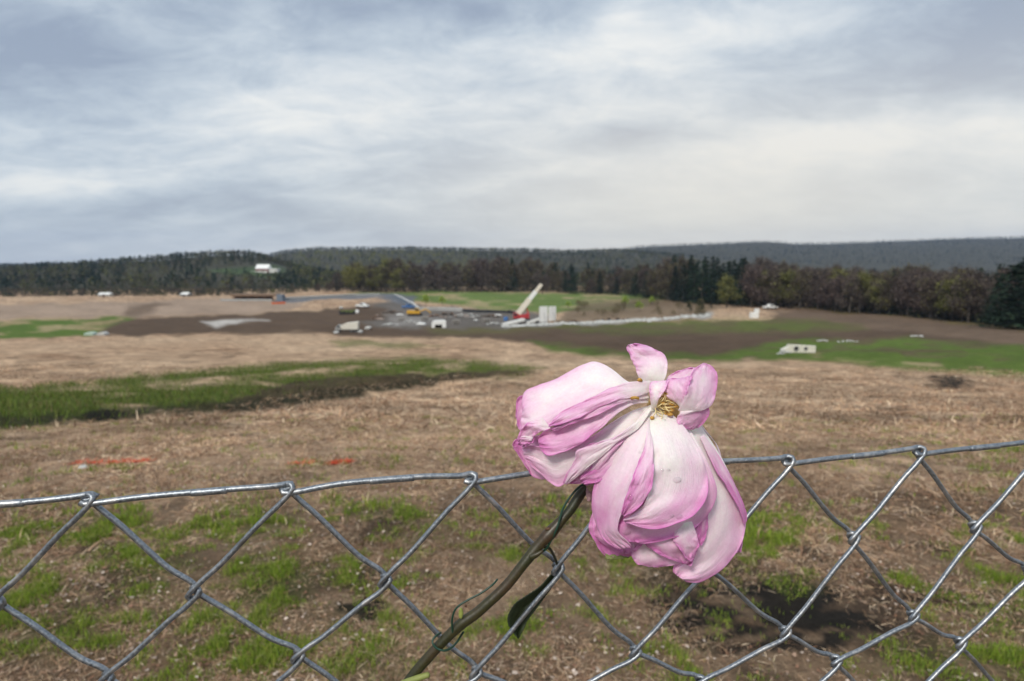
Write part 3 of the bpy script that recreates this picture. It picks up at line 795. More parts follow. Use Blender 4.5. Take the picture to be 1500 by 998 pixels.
MB().prism([(-.6, 0), (.6, 0), (.75, .7), (.55, 1.25), (-.5, 1.2), (-.75, .6)], -.6, .6).build('bag', M['white'], o, True, .15); MB().bar((-.4, 0, 1.1), (0, 0, 1.5), .05).bar((.4, 0, 1.1), (0, 0, 1.5), .05).build('loop', M['white'], o)

# pale tipper truck
o, s = site('tipper_truck', 511, 487, 'cream tipper truck with a grey cab at the edge of the brown field', 'truck', .08); o.scale = (.70,) * 3
MB().prism([(-2.0, 1.0), (3.0, 1.0), (3.1, 3.2), (2.6, 3.3), (-.6, 2.9), (-2.3, 2.2)], -1.2, 1.2).build('load_bed', M['offwhite'], o, bevel=.06)
c_ = MB().prism([(-3.9, .7), (-2.3, .7), (-2.3, 2.3), (-3.1, 2.4), (-3.9, 1.6)], -1.05, 1.05).build('cab', M['conc2'], o, bevel=.06)
MB().prism([(-3.55, 1.6), (-2.5, 1.6), (-2.5, 2.2), (-3.1, 2.25)], -1.07, 1.07).build('window', M['glass'], c_)
MB().box(-.3, 0, .75, 7.0, 1.2, .35).build('chassis', M['black'], o)
wheels(o, (-3.1, 1.0, 2.2), 1.0, .52, .34)
for x, y, r, lab in [(540, 483, .95, 'white boulder right of the cream tipper truck'), (697, 471, .75, 'white boulder right of the white box culvert'), (493, 489, .6, 'pale stone at the left of the tipper truck'), (528, 488, .75, 'flat pale stone under the tail of the tipper truck')]:
    tag(MB().rock((0, 0, r * .4), r, .6, int(x)).build('boulder', M['stone']), lab, 'boulder', 'pale boulders on the site').location = gp(x, y)

# white box culvert
o, s = site('culvert_section', 643, 480, 'white concrete culvert section with a dark square opening', 'culvert', .12)
w_, h_ = 21 * s, 11 * s
MB().prism([(-w_ / 2, 0), (-w_ * .27, 0), (-w_ * .27, h_ * .40), (w_ * .22, h_ * .40), (w_ * .22, 0), (w_ / 2, 0), (w_ / 2, h_ * .85), (w_ * .36, h_), (-w_ * .34, h_ * .92), (-w_ / 2, h_ * .6)], -.6, .9).build('shell', M['white'], o, bevel=.06)
MB().prism([(-w_ * .27, .02), (w_ * .22, .02), (w_ * .22, h_ * .40), (-w_ * .27, h_ * .40)], .5, .85).build('opening', M['black'], o)

# rubble heaps
def heap(px, py, w, h, mat, n, label, seed, cat='rubble heap', mat2=None):
    o, s = site('rubble_heap', px, py, label, cat)
    r_ = random.Random(seed); m, m2 = MB(), MB()
    for i in range(n):
        x = r_.gauss(0, .36) * w * s; k = max(.1, 1 - abs(x) / (w * s * .62))
        (m if mat2 is None or r_.random() < .6 else m2).rock((x, r_.gauss(0, .2) * w * s * .5, r_.uniform(0, h * s * k)), r_.uniform(.35, .95) * s * 2.6, .6, seed * 100 + i)
    m.build('stones', mat, o)['kind'] = 'stuff'
    if mat2: m2.build('earth_clods', mat2, o)['kind'] = 'stuff'
heap(676, 465, 25, 6, M['stone'], 46, 'white heap of broken slabs on the grey yard', 3, mat2=M['rubble'])
for x, y, w, hh, sd, lab in [(655, 462, 30, 5, 11, 'dark earth mound behind the white culvert section'), (719, 465, 34, 4, 12, 'low dark earth mound left of the blue barrel'), (835, 473, 34, 6, 13, 'dark earth bank right of the concrete panels'), (575, 459, 20, 4, 14, 'grey spoil mound left of the excavator'), (900, 469, 50, 4, 15, 'long low brown earth bank along the stone swale')]:
    heap(x, y, w, hh, M['earth'], 40, lab, sd, 'earth mound', M['brown'])
for x, y, lab in [(588, 471, 'grey pallet stack on the pale patch of the yard'), (622, 470, 'pallet stack left of the white culvert section'), (668, 475, 'pallet stack right of the white culvert section'), (712, 473, 'pallet stack nearest the blue barrel')]:
    o, s = site('pallet_stack', x, y, lab, 'pallets', random.uniform(-.5, .5), 'pallet stacks on the yard')
    for k in range(4): MB().box(0, 0, .2 + k * .3, 1.9, 1.3, .06).box(-.8, 0, .09 + k * .3, .12, 1.3, .14).box(.8, 0, .09 + k * .3, .12, 1.3, .14).build('pallet', M['pal'], o)
for x, y, w, hh, sd, lab in [(601, 472, 20, 2.5, 21, 'low pale gravel heap in the middle of the yard'), (572, 476, 18, 2.5, 22, 'pale gravel heap at the left front of the yard'), (690, 463, 14, 4, 23, 'small pale gravel heap before the silt fence'), (724, 475, 18, 3, 24, 'pale gravel heap left of the leaning slab')]:
    heap(x, y, w, hh, M['stone'], 24, lab, sd, 'gravel heap', M['conc2'])
for x, y, rz, lab in [(586, 462, .4, 'white sheet of material on the yard left of the excavator'), (659, 461, -.3, 'white sheet among the dark earth behind the culvert section'), (730, 463, .2, 'white sheet near the silt fence left of the crane'), (617, 476, -.2, 'white sheet at the front of the yard')]:
    o, s = site('loose_sheet', x, y, lab, 'sheet', rz, 'white sheets on the yard')
    MB().prism([(-1.2, .1), (1.1, .1), (1.0, .42), (.1, .55), (-1.0, .45)], -.7, .7).build('sheet', M['white'], o, bevel=.03)
heap(636, 465, 22, 5, M['rubble'], 40, 'pinkish rubble heap right of the yellow excavator', 4, mat2=M['brown'])
heap(552, 468, 13, 8, M['rubble'], 26, 'small rubble heap on the track left of the grey yard', 5, mat2=M['brown'])
heap(1205, 500, 12, 3, M['stone'], 12, 'white stones left of the two on the green slope', 6, 'stone heap')
heap(1243, 501, 26, 3, M['stone'], 16, 'scattered row of white stones on the green slope', 7, 'stone heap')
heap(1344, 493, 16, 2, M['stone'], 12, 'flat white stones on the brown slope at the right', 8, 'stone heap')
heap(1149, 519, 22, 9, M['stone'], 24, 'white stones heaped against the concrete headwall', 9, 'stone heap')

# headwall with two pipes
o, s = site('headwall', 1174, 517, 'pale concrete headwall with two dark pipe openings on the green slope', 'headwall', -.06)
w_, h_ = 40 * s, 12 * s
hw = MB().prism([(-w_ / 2, 0), (w_ / 2, 0), (w_ / 2, h_ * .86), (-w_ / 2, h_)], 0, .25).prism([(-w_ / 2, 0), (-w_ / 2 - .5, 0), (-w_ / 2 - .5, h_ * .4), (-w_ / 2, h_ * .8)], -.3, .2).build('wall', M['offwhite'], o, bevel=.02)
for x, r in ((-w_ * .20, .18), (w_ * .14, .13)):
    MB().bar((x, -.03, .34), (x, .2, .34), r, r, 20).build('pipe_opening', M['black'], o)
    a_ = np.linspace(0, 2 * np.pi, 25)
    tube_mesh('pipe_rim', [(np.stack([x + np.cos(a_) * r, 0 * a_ - .03, .34 + np.sin(a_) * r], 1), .035)], M['conc2'], o, 6)

# stepped white block on the right slope
o, s = site('stepped_block', 1106, 466, 'white stepped concrete block on the right hand slope', 'concrete block', .1)
MB().box(-.4, 0, .9, 2.4, 1.6, 1.8).build('lower_block', M['white'], o, bevel=.08); MB().box(.5, 0, 2.4, 1.1, 1.4, 1.2).build('upper_block', M['white'], o, bevel=.08)

# debris at left
for x, y, w, mt, lab in [(133, 491, 13, M['mint'], 'pale green sheet lying on the brown field at the left'), (151, 491, 11, M['stone'], 'greyish sheet lying right of the pale green one')]:
    o, s = site('loose_sheet', x, y, lab, 'sheet', .2, 'loose sheets on the field')
    MB().prism([(-w * s / 2, 0), (w * s / 2, 0), (w * s * .42, .38), (w * s * .1, .5), (-w * s * .4, .42)], -.8, .8).build('sheet', mt, o, bevel=.03)

# visitor shelter, parapet walls, fences
o, s = site('shelter', 372, 441, 'long low brown shelter with a flat roof at the far edge of the field', 'building')
w_ = 84 * s
MB().box(0, 2, 3.1, w_ * .8, 6, 1.0).build('roof', M['roof'], o); MB().box(-2, 4.2, 1.4, w_ * .7, .3, 2.1).build('back_wall', M['brown'], o)
MB().box(-w_ * .12, -1, .55, w_ * .9, .3, 1.1).build('low_wall', M['conc2'], o); MB().box(w_ * .46, 1, 1.7, 3.2, 4, 3.4).build('end_block', M['slate'], o)
for k in range(6): MB().box(-w_ * .36 + k * w_ * .14, -.7, 1.35, .3, .3, 2.4).build('post', M['brown'], o)

def wall_run(name, pts, hpx, mat, label, cat, thick=.4, cap=None):
    P = [Vector(gp(*p)) for p in pts]
    o = empty(name, P[0]); tag(o, label, cat)
    m, mc = MB(), MB()
    for a, b in zip(P[:-1], P[1:]):
        s = float(proj(*((a + b) / 2))[2]) / F; h = hpx * s; d = (b - a).length; rz = math.atan2((b - a).y, (b - a).x); c = (a + b) / 2 - P[0]
        m.box(c.x, c.y, c.z + h / 2 - .2, d + .05, thick, h + .4, rz)
        mc.box(c.x, c.y, c.z + h + .08, d + .12, thick + .14, .16, rz)
    m.build('wall', mat, o)
    if cap: mc.build('coping', cap, o)
    return o
wall_run('parapet', [(418, 440), (470, 437), (520, 435), (556, 434)], 3.6, M['conc2'], 'long grey road parapet with pale coping left of the bend', 'parapet', .5, M['white'])
wall_run('parapet', [(578, 436), (590, 442), (602, 448), (613, 455)], 5.0, M['slate'], 'pale capped parapet curving down towards the yellow excavator', 'parapet', .6, M['conc'])
wall_run('low_wall', [(613, 455), (644, 455), (677, 456)], 4.0, M['conc2'], 'low pale wall behind the rubble heaps', 'wall', .5, M['conc'])
wall_run('silt_fence', [(678, 457), (710, 458), (745, 459), (762, 461)], 3.8, M['fabric'], 'black silt fence between the yard and the green field', 'fence', .08)
wall_run('safety_fence', [(398, 446), (408, 445.5), (418, 445)], 3.0, M['orange'], 'short orange safety fence below the brown shelter', 'fence', .06)

# houses
def house(name, px, d, yb, w, hw, hr, dep, wallm, roofm, label, rz=0.0, wing=False):
    x = (px - CX) / F * d; z = EYE - (yb - HZ) / F * d
    zt = float(hill_z(np.array([px]), np.array([d]))[0]) if d > 425 else float(ground_h(np.array([x]), np.array([d]))[0])
    o = empty(name, (x, d, zt - .3), rz); tag(o, label, 'house'); o.scale = (.8,) * 3 if d < 400 else (1,) * 3
    MB().box(0, 0, hw / 2, w, dep, hw).build('wall', wallm, o)
    r = MB(); r.add([(-w / 2 - .4, -dep / 2 - .4, hw), (w / 2 + .4, -dep / 2 - .4, hw), (w / 2 + .4, dep / 2 + .4, hw), (-w / 2 - .4, dep / 2 + .4, hw), (-w / 2 - .4, 0, hw + hr), (w / 2 + .4, 0, hw + hr)], [(0, 1, 5, 4), (2, 3, 4, 5), (1, 2, 5), (3, 0, 4), (0, 3, 2, 1)])
    ro = r.build('roof', roofm, o); MB().box(w * .2, .6, hw + hr * .9, .9, .9, 1.6).build('chimney', M['conc2'], ro)
    for k in range(4):
        f = MB().box(-w * .36 + k * w * .24, -dep / 2 - .02, hw * .55, 1.3, .08, 1.5).build('window', M['white'], o); MB().box(-w * .36 + k * w * .24, -dep / 2 - .07, hw * .55, 1.05, .06, 1.25).build('pane', M['glass'], f)
    MB().box(w * .02, -dep / 2 - .03, 1.1, 1.1, .08, 2.2).build('door', M['brown'], o)
    if wing: MB().box(w * .85, 0, hw * .5, w * .75, dep * .8, hw).build('wing', M['conc'], o); MB().box(-w * .2, -dep / 2 - 4, .9, w * 1.5, .5, 1.9).build('porch_wall', M['conc'], o)
    return o
_ds = np.linspace(470, 890, 200); _py = proj((389 - CX) / F * _ds, _ds, hill_z(np.full(200, 389.0), _ds))[1]
house('farmhouse', 389, float(_ds[np.argmin(np.abs(_py - 399))]), 398, 13, 4.2, 4.6, 12, M['housered'], M['white'], 'white roofed farmhouse with a pale wing on the wooded hill', .05, True)
house('cottage', 156, 350, 440, 7.5, 1.9, 1.3, 6, M['offwhite'], M['white'], 'small white cottage at the far edge of the field, far left', .1)
house('cottage', 273, 352, 434, 5.5, 2.0, 1.4, 5, M['conc2'], M['white'], 'small grey cottage half hidden left of the brown shelter', -.1)

# stones of the swale
m = MB(); rs = random.Random(9)
for i in range(420):
    t = rs.random(); c = crom([(745, 479), (800, 475.5), (860, 473.5), (940, 469.5), (1000, 465), (1043, 461)], 60)[int(t * 59)]
    p = gp(c[0] + rs.gauss(0, 4), c[1] + rs.gauss(0, .8) * (.5 + t)); m.rock((p[0], p[1], p[2] + .05), rs.uniform(.25, .75), .6, i)
tag(m.build('swale_stones', M['stone']), kind='stuff')
# ================================================================== chain-link fence
D0, CN, A_X = 0.219, 0.0525, 314.2          # depth of the first knuckle, perspective factor and pixel step along the top wire
def fence_pt(n, down=0.0, toward=0.0):
    """point of the fence plane: n diamonds along the top wire, metres below it, metres towards the viewer"""
    d = D0 * (1 + CN * n); px = (A_X * n + 130) / (1 + CN * n)
    y0, sl = 736.0, (645.5 - 736.0) / (1347 - 130)
    p = unp(px, y0 + sl * (px - 130), d)
    p = p + np.array([0, 0, -down]) + FN * toward
    return p
_a, _b = unp(130, 736, D0), unp((A_X * 5 + 130) / (1 + CN * 5), 736 + (645.5 - 736) / 1217 * ((A_X * 5 + 130) / (1 + CN * 5) - 130), D0 * (1 + CN * 5))
FE = (_b - _a) / 5; FL = float(np.linalg.norm(FE)); FEU = FE / FL
FN = np.cross(np.array([0, 0, 1.0]), FEU); FN = -FN / np.linalg.norm(FN)
if FN[1] > 0: FN = -FN
def fplane(px, py):
    """fence coordinates (n, down) of the picture point"""
    d = ray(px, py); p0 = fence_pt(0)
    t = np.dot(p0 - CAM, FN) / np.dot(d, FN); p = CAM + d * t
    return (np.dot(p - p0, FEU) - (p[2] - p0[2]) * 0 ) / FL, float(p0[2] + np.dot(p - p0, FEU) * FEU[2] - p[2])
KV = FL * .51                              # half a diamond downwards
N0, N1, ROWS = -16, 26, 38
KN = {}
for r in range(ROWS + 1):
    for n in range(N0, N1 + 1):
        nn = n + .5 * (r % 2)
        KN[r, n] = [nn + RNG.normal(0, .012), r * KV + RNG.normal(0, .0006)]
for (r, n), q in {(0, -2): (-600, 764), (0, -1): (-195, 742), (0, 6): (1528, 650), (0, 7): (1694, 641), (0, 8): (1845, 633), (0, 0): (130, 733), (0, 1): (422, 717), (0, 2): (690, 702), (0, 4): (1154, 676), (0, 5): (1346, 662),
                  (1, -1): (-2, 884), (1, 0): (288, 868), (1, 1): (567, 851), (1, 2): (819, 833), (1, 3): (1036, 826), (1, 4): (1251, 788), (1, 5): (1429, 772),
                  (2, 2): (702, 985), (2, 3): (934, 955), (2, 4): (1153, 926), (2, 5): (1340, 902)}.items():
    KN[r, n] = list(fplane(*q))

def galv():
    t = NT('galvanised_wire')
    tc = t.node('ShaderNodeTexCoord')
    n1 = t.noise(900, 5, .7, tc.outputs['Object']); n2 = t.noise(170, 4, .6, tc.outputs['Object']); n3 = t.noise(60, 3, .6, tc.outputs['Object'])
    r1 = t.ramp(n1.outputs['Fac'], [(.3, (.13, .147, .17)), (.55, (.26, .285, .315)), (.75, (.50, .515, .53))])
    r2 = t.ramp(n2.outputs['Fac'], [(.52, (0, 0, 0)), (.68, (1, 1, 1))])
    c = t.mix(r2.outputs[0], r1.outputs[0], (.42, .42, .42))
    r4 = t.ramp(n3.outputs['Fac'], [(.62, (0, 0, 0)), (.72, (.6, .6, .6))])
    c = t.mix(r4.outputs[0], c, (.16, .15, .13))
    t.L(c, t.b.inputs['Base Color'])
    t.b.inputs['Metallic'].default_value = .8
    rr = t.ramp(n1.outputs['Fac'], [(.3, (.26,) * 3), (.7, (.5,) * 3)]); t.L(rr.outputs[0], t.b.inputs['Roughness'])
    t.bump(n1.outputs['Fac'], .35, .0004)
    return t.m
GALV = galv()
WR = .00108
fence = empty('chain_link_fence', fence_pt(0)); tag(fence, 'galvanised chain link fence with a slightly wavy top wire', 'fence')
FO = Vector(fence_pt(0))
def fp(n, down, tw): return fence_pt(0) + FE * n - np.array([0, 0, down]) + FN * tw

def strand_path(r):
    """one flattened spiral running sideways between knuckle rows r and r+1"""
    pts = []
    for n in range(N0 + 1, N1 - 1):
        t, b = KN[r, n], (KN[r + 1, n] if r % 2 == 0 else KN[r + 1, n + 1])
        bl = KN[r + 1, n - 1] if r % 2 == 0 else KN[r + 1, n]
        # from the lower left knuckle up to the top one (front), round it, down to the lower right knuckle (behind)
        o = .0024
        def off(k, dx, dy, tw): return fp(k[0] + dx / FL, k[1] + dy, tw)
        f = lambda a, c, s: [a[0] + (c[0] - a[0]) * s, a[1] + (c[1] - a[1]) * s]
        bow = .0006
        pts += [off(f(bl, t, .12), -.0009, -.0008, .0017), off(f(bl, t, .32), -.0003, bow * .4, .0016), off(f(bl, t, .7), .0003, .0004, .0016), off(f(bl, t, .91), .0009, .0010, .0018),
                off(t, .0021, -.0007, .0014), off(t, .0006, -.0024, .0002), off(t, -.0014, -.0012, -.0013), off(f(t, b, .08), -.0004, .0006, -.0017), off(f(t, b, .3), 0, .0004, -.0016), off(f(t, b, .7), -.0002, .0008, -.0016), off(f(t, b, .92), .0008, -.0008, -.0016),
                off(b, .0014, .0010, -.0013), off(b, -.0006, .0024, -.0002), off(b, -.0022, .0004, .0014)]
    return np.array(pts)
for r in range(ROWS):
    P = crom(strand_path(r) - np.array(FO), step=.0016 if r < 5 else .004)
    tube_mesh('mesh_strand', [(P, WR)], GALV, fence, 10 if r < 5 else 6)
# top wire: one strand kinked at every knuckle, with short overlaps
pts = []
for n in range(N0 + 1, N1 - 1):
    a, b = KN[0, n], KN[0, n + 1]
    L_ = b[0] - a[0]
    wv = RNG.normal(0, .0006)
    pts += [fp(a[0] + .028, a[1] - .0014, -.0014), fp(a[0] + .002, a[1] + .0001, -.0009), fp(a[0] - .036, a[1] + .0002, .0004), fp(a[0] - .008, a[1] + .0010, .0013), fp(a[0] + .06, a[1] + .0008, .0010), fp(a[0] + .3 * L_, a[1] * .7 + b[1] * .3 + .0002 + wv, .0004), fp(a[0] + .7 * L_, a[1] * .3 + b[1] * .7 - .0008 + wv, .0004), fp(b[0] - .07, b[1] - .0018, 0), fp(b[0] - .012, b[1] - .0020, -.0008)]
P = crom(np.array(pts) - np.array(FO), step=.0016)
top = tube_mesh('top_wire', [(P, .00122)], GALV, fence, 12)
for n in range(-3, 8):
    a, b = KN[0, n], KN[0, n + 1]; f0 = RNG.uniform(.36, .5); f1 = f0 + RNG.uniform(.12, .28)
    q = []
    for k in np.linspace(f0, f1, 12):
        nn = a[0] + (b[0] - a[0]) * k; i = np.argmin(np.abs((P + np.array(FO) - fence_pt(0)) @ FEU / FL - nn)); q.append(P[i] + np.array([0, 0, -.0002]))
    tube_mesh('splice', [(crom(np.array(q), step=.001), .00144)], GALV, fence, 12)
# ================================================================== rose
RD = .232                                 # depth of the flower's middle
def rp(x, y, w):
    """point of the flower: enlarged-picture coordinates and millimetres towards the viewer"""
    return unp(730 + x / 2.6263, 490 + y / 2.6263, RD - w / 1000.0)
ROOT = Vector(rp(600, 330, -6))
rose = empty('rose', ROOT); tag(rose, 'wilting pink and white rose with a long stem tied to the fence', 'rose')
RO = np.array(ROOT)

def petal_mat():
    t = NT('petal')
    e = t.node('ShaderNodeAttribute', attribute_name='edge').outputs['Fac']
    pk = t.node('ShaderNodeAttribute', attribute_name='pink').outputs['Fac']
    uv = t.node('ShaderNodeUVMap', uv_map='uv')
    mp = t.node('ShaderNodeMapping'); mp.inputs['Scale'].default_value = (95, 4.5, 1); t.L(uv.outputs[0], mp.inputs['Vector'])
    vein = t.noise(1.0, 4, .6, mp.outputs[0]); vein.inputs['Distortion'].default_value = .7
    tc = t.node('ShaderNodeTexCoord')
    bl = t.noise(75, 5, .62, tc.outputs['Object']); fine = t.noise(900, 3, .6, tc.outputs['Object'])
    # pinkness = edge wash + blotches
    def math_(op, a, b, c=None):
        n = t.node('ShaderNodeMath', operation=op)
        for k, v in enumerate((a, b, c)):
            if v is None: continue
            if hasattr(v, 'is_linked'): t.L(v, n.inputs[k])
            else: n.inputs[k].default_value = v
        return n.outputs[0]
    x = math_('MULTIPLY_ADD', bl.outputs['Fac'], .75, -.375); x = math_('ADD', x, e)
    v = math_('MULTIPLY_ADD', vein.outputs['Fac'], .22, -.11); x = math_('ADD', x, v)
    x = math_('ADD', x, pk)
    r = t.ramp(x, [(.0, (.93, .85, .80)), (.14, (.93, .80, .81)), (.38, (.89, .67, .76)), (.66, (.82, .48, .67)), (1.0, (.64, .21, .49))])
    c = t.mix(.0, r.outputs[0], (.98, .95, .93), 'MULTIPLY')
    fr = t.ramp(fine.outputs['Fac'], [(.3, (.93, .92, .92)), (.7, (1.0, 1.0, 1.0))]); c = t.mix(1, c, fr.outputs[0], 'MULTIPLY')
    sp_ = t.noise(210, 4, .7, tc.outputs['Object']); sr = t.ramp(math_('MULTIPLY_ADD', e, .22, sp_.outputs['Fac']), [(.80, (0, 0, 0)), (.88, (.75, .75, .75))]); c = t.mix(sr.outputs[0], c, (.42, .25, .17))
    t.L(c, t.b.inputs['Base Color'])
    t.b.inputs['Roughness'].default_value = .5; t.b.inputs['Specular IOR Level'].default_value = .25
    t.b.inputs['Sheen Weight'].default_value = .15
    t.b.inputs['Subsurface Weight'].default_value = .5; t.b.inputs['Subsurface Radius'].default_value = (1.0, .62, .78); t.b.inputs['Subsurface Scale'].default_value = .0011
    hh = math_('MULTIPLY_ADD', fine.outputs['Fac'], .25, vein.outputs['Fac'])
    t.bump(hh, .5, .0007)
    return t.m
PET = petal_mat()

def petal(L, Rr, bulge=4.0, ruf=1.0, pink=0.0, rim=5.0, seed=0, curl=1.5, tipw=0.0, sides=(1, 1, 1)):
    NS, NTT = 44, 56
    L = crom(L, NTT); Rr = crom(Rr, NTT)
    t = np.linspace(0, 1, NTT)[:, None]; s = np.linspace(0, 1, NS)[None, :]
    P = L[:, None, :] * (1 - s[..., None]) + Rr[:, None, :] * s[..., None]
    wid = np.linalg.norm(L - Rr, axis=1)[:, None] * .1
    prof = np.sin(np.pi * np.clip(t, 0, 1) ** .75) ** .8
    P[..., 2] += .22 * bulge * 4 * s * (1 - s) * prof
    es = np.abs(2 * s - 1)
    P[..., 2] += .45 * curl * es ** 7 * sstep(.25, .6, t)
    P[..., 2] += ruf * 2.9 * (fbm(s * 1.6 - seed * 3.1, t * 4.2 + s * 1.2 + seed, 90 + seed, 2) - .5) * sstep(.1, .4, t)
    P[..., 2] += tipw * t ** 4
    # buckling along the petal and a ruffled margin
    sd = seed * 7.7 + 3
    P[..., 2] += ruf * 1.5 * (fbm(s * 2.6 + sd + t * .9, t * 1.6 + sd, 100 + seed, 2) - .5) * sstep(0, .3, t)
    P[..., 2] += ruf * .45 * (fbm(s * 7 + t * 5 + sd, t * 6 + sd - s * 2, 120 + seed, 3) - .5) * sstep(.05, .35, t)
    P[..., 2] += .22 * (fbm(s * 16 + sd, t * 14 + s * 4, 130 + seed, 2) - .5) * sstep(.1, .4, t)
    mar = np.maximum(es ** 4, sstep(.78, 1.0, t))
    P[..., 2] += ruf * 4.2 * (fbm(s * 6 + t * 7 + sd, t * 8 - s * 3, 140 + seed, 2) - .5) * mar * sstep(.1, .4, t)
    k = ruf * 13 * mar * sstep(.1, .4, t)
    P[..., 0] += k * (fbm(t * 7 + sd, s * 5, 160 + seed, 3) - .5)
    P[..., 1] += k * (fbm(t * 7 - sd, s * 5 + 9, 180 + seed, 3) - .5)
    # distance to the free margin in millimetres
    Q = P.reshape(-1, 3) * np.array([.104, .104, 0.3])
    bd = []
    if sides[0]: bd.append(P[4:, 0])
    if sides[1]: bd.append(P[4:, -1])
    if sides[2]: bd.append(P[-1, :])
    B = np.concatenate(bd) * np.array([.104, .104, 0.3])
    dist = np.sqrt(((Q[:, None, :] - B[None]) ** 2).sum(-1)).min(1)
    wv = np.clip(.25 + 1.5 * fbm((s * 3 + t * 4 + seed).ravel() if False else np.broadcast_to(s * 3.1 + seed, (NTT, NS)).ravel(), np.broadcast_to(t * 3.7 + s, (NTT, NS)).ravel(), 210 + seed, 3), .35, 1.5)
    edge = (np.exp(-(dist / (rim * 1.9 * wv))) * .54 * wv ** .5 + .16 * np.exp(-dist / .8)) * (.25 + .75 * np.broadcast_to(sstep(.05, .55, t), (NTT, NS)).ravel())
    V = np.array([rp(*p) for p in P.reshape(-1, 3)]) - RO
    i = np.arange(NTT - 1)[:, None]; j = np.arange(NS - 1)[None, :]
    Fq = np.stack([i * NS + j, i * NS + j + 1, (i + 1) * NS + j + 1, (i + 1) * NS + j], -1).reshape(-1, 4)
    me = np_data('petal', V, Fq, PET, smooth=True, fattr={'edge': edge, 'pink': .62 * pink + .095 + .15 * np.broadcast_to(sstep(.25, .95, t), (NTT, NS)).ravel() - .12 * np.broadcast_to(1 - sstep(0, .3, t), (NTT, NS)).ravel()})
    uvl = me.uv_layers.new(name='uv')
    uvs = np.stack([np.broadcast_to(s, (NTT, NS)).ravel(), np.broadcast_to(t, (NTT, NS)).ravel()], 1)[Fq.ravel()]
    uvl.data.foreach_set('uv', uvs.astype(np.float32).ravel())
    o = link(bpy.data.objects.new('petal', me), rose)
    md = o.modifiers.new('thickness', 'SOLIDIFY'); md.thickness = .00038; md.offset = 0
    sb = o.modifiers.new('smooth', 'SUBSURF'); sb.levels = 1; sb.render_levels = 1
    return o

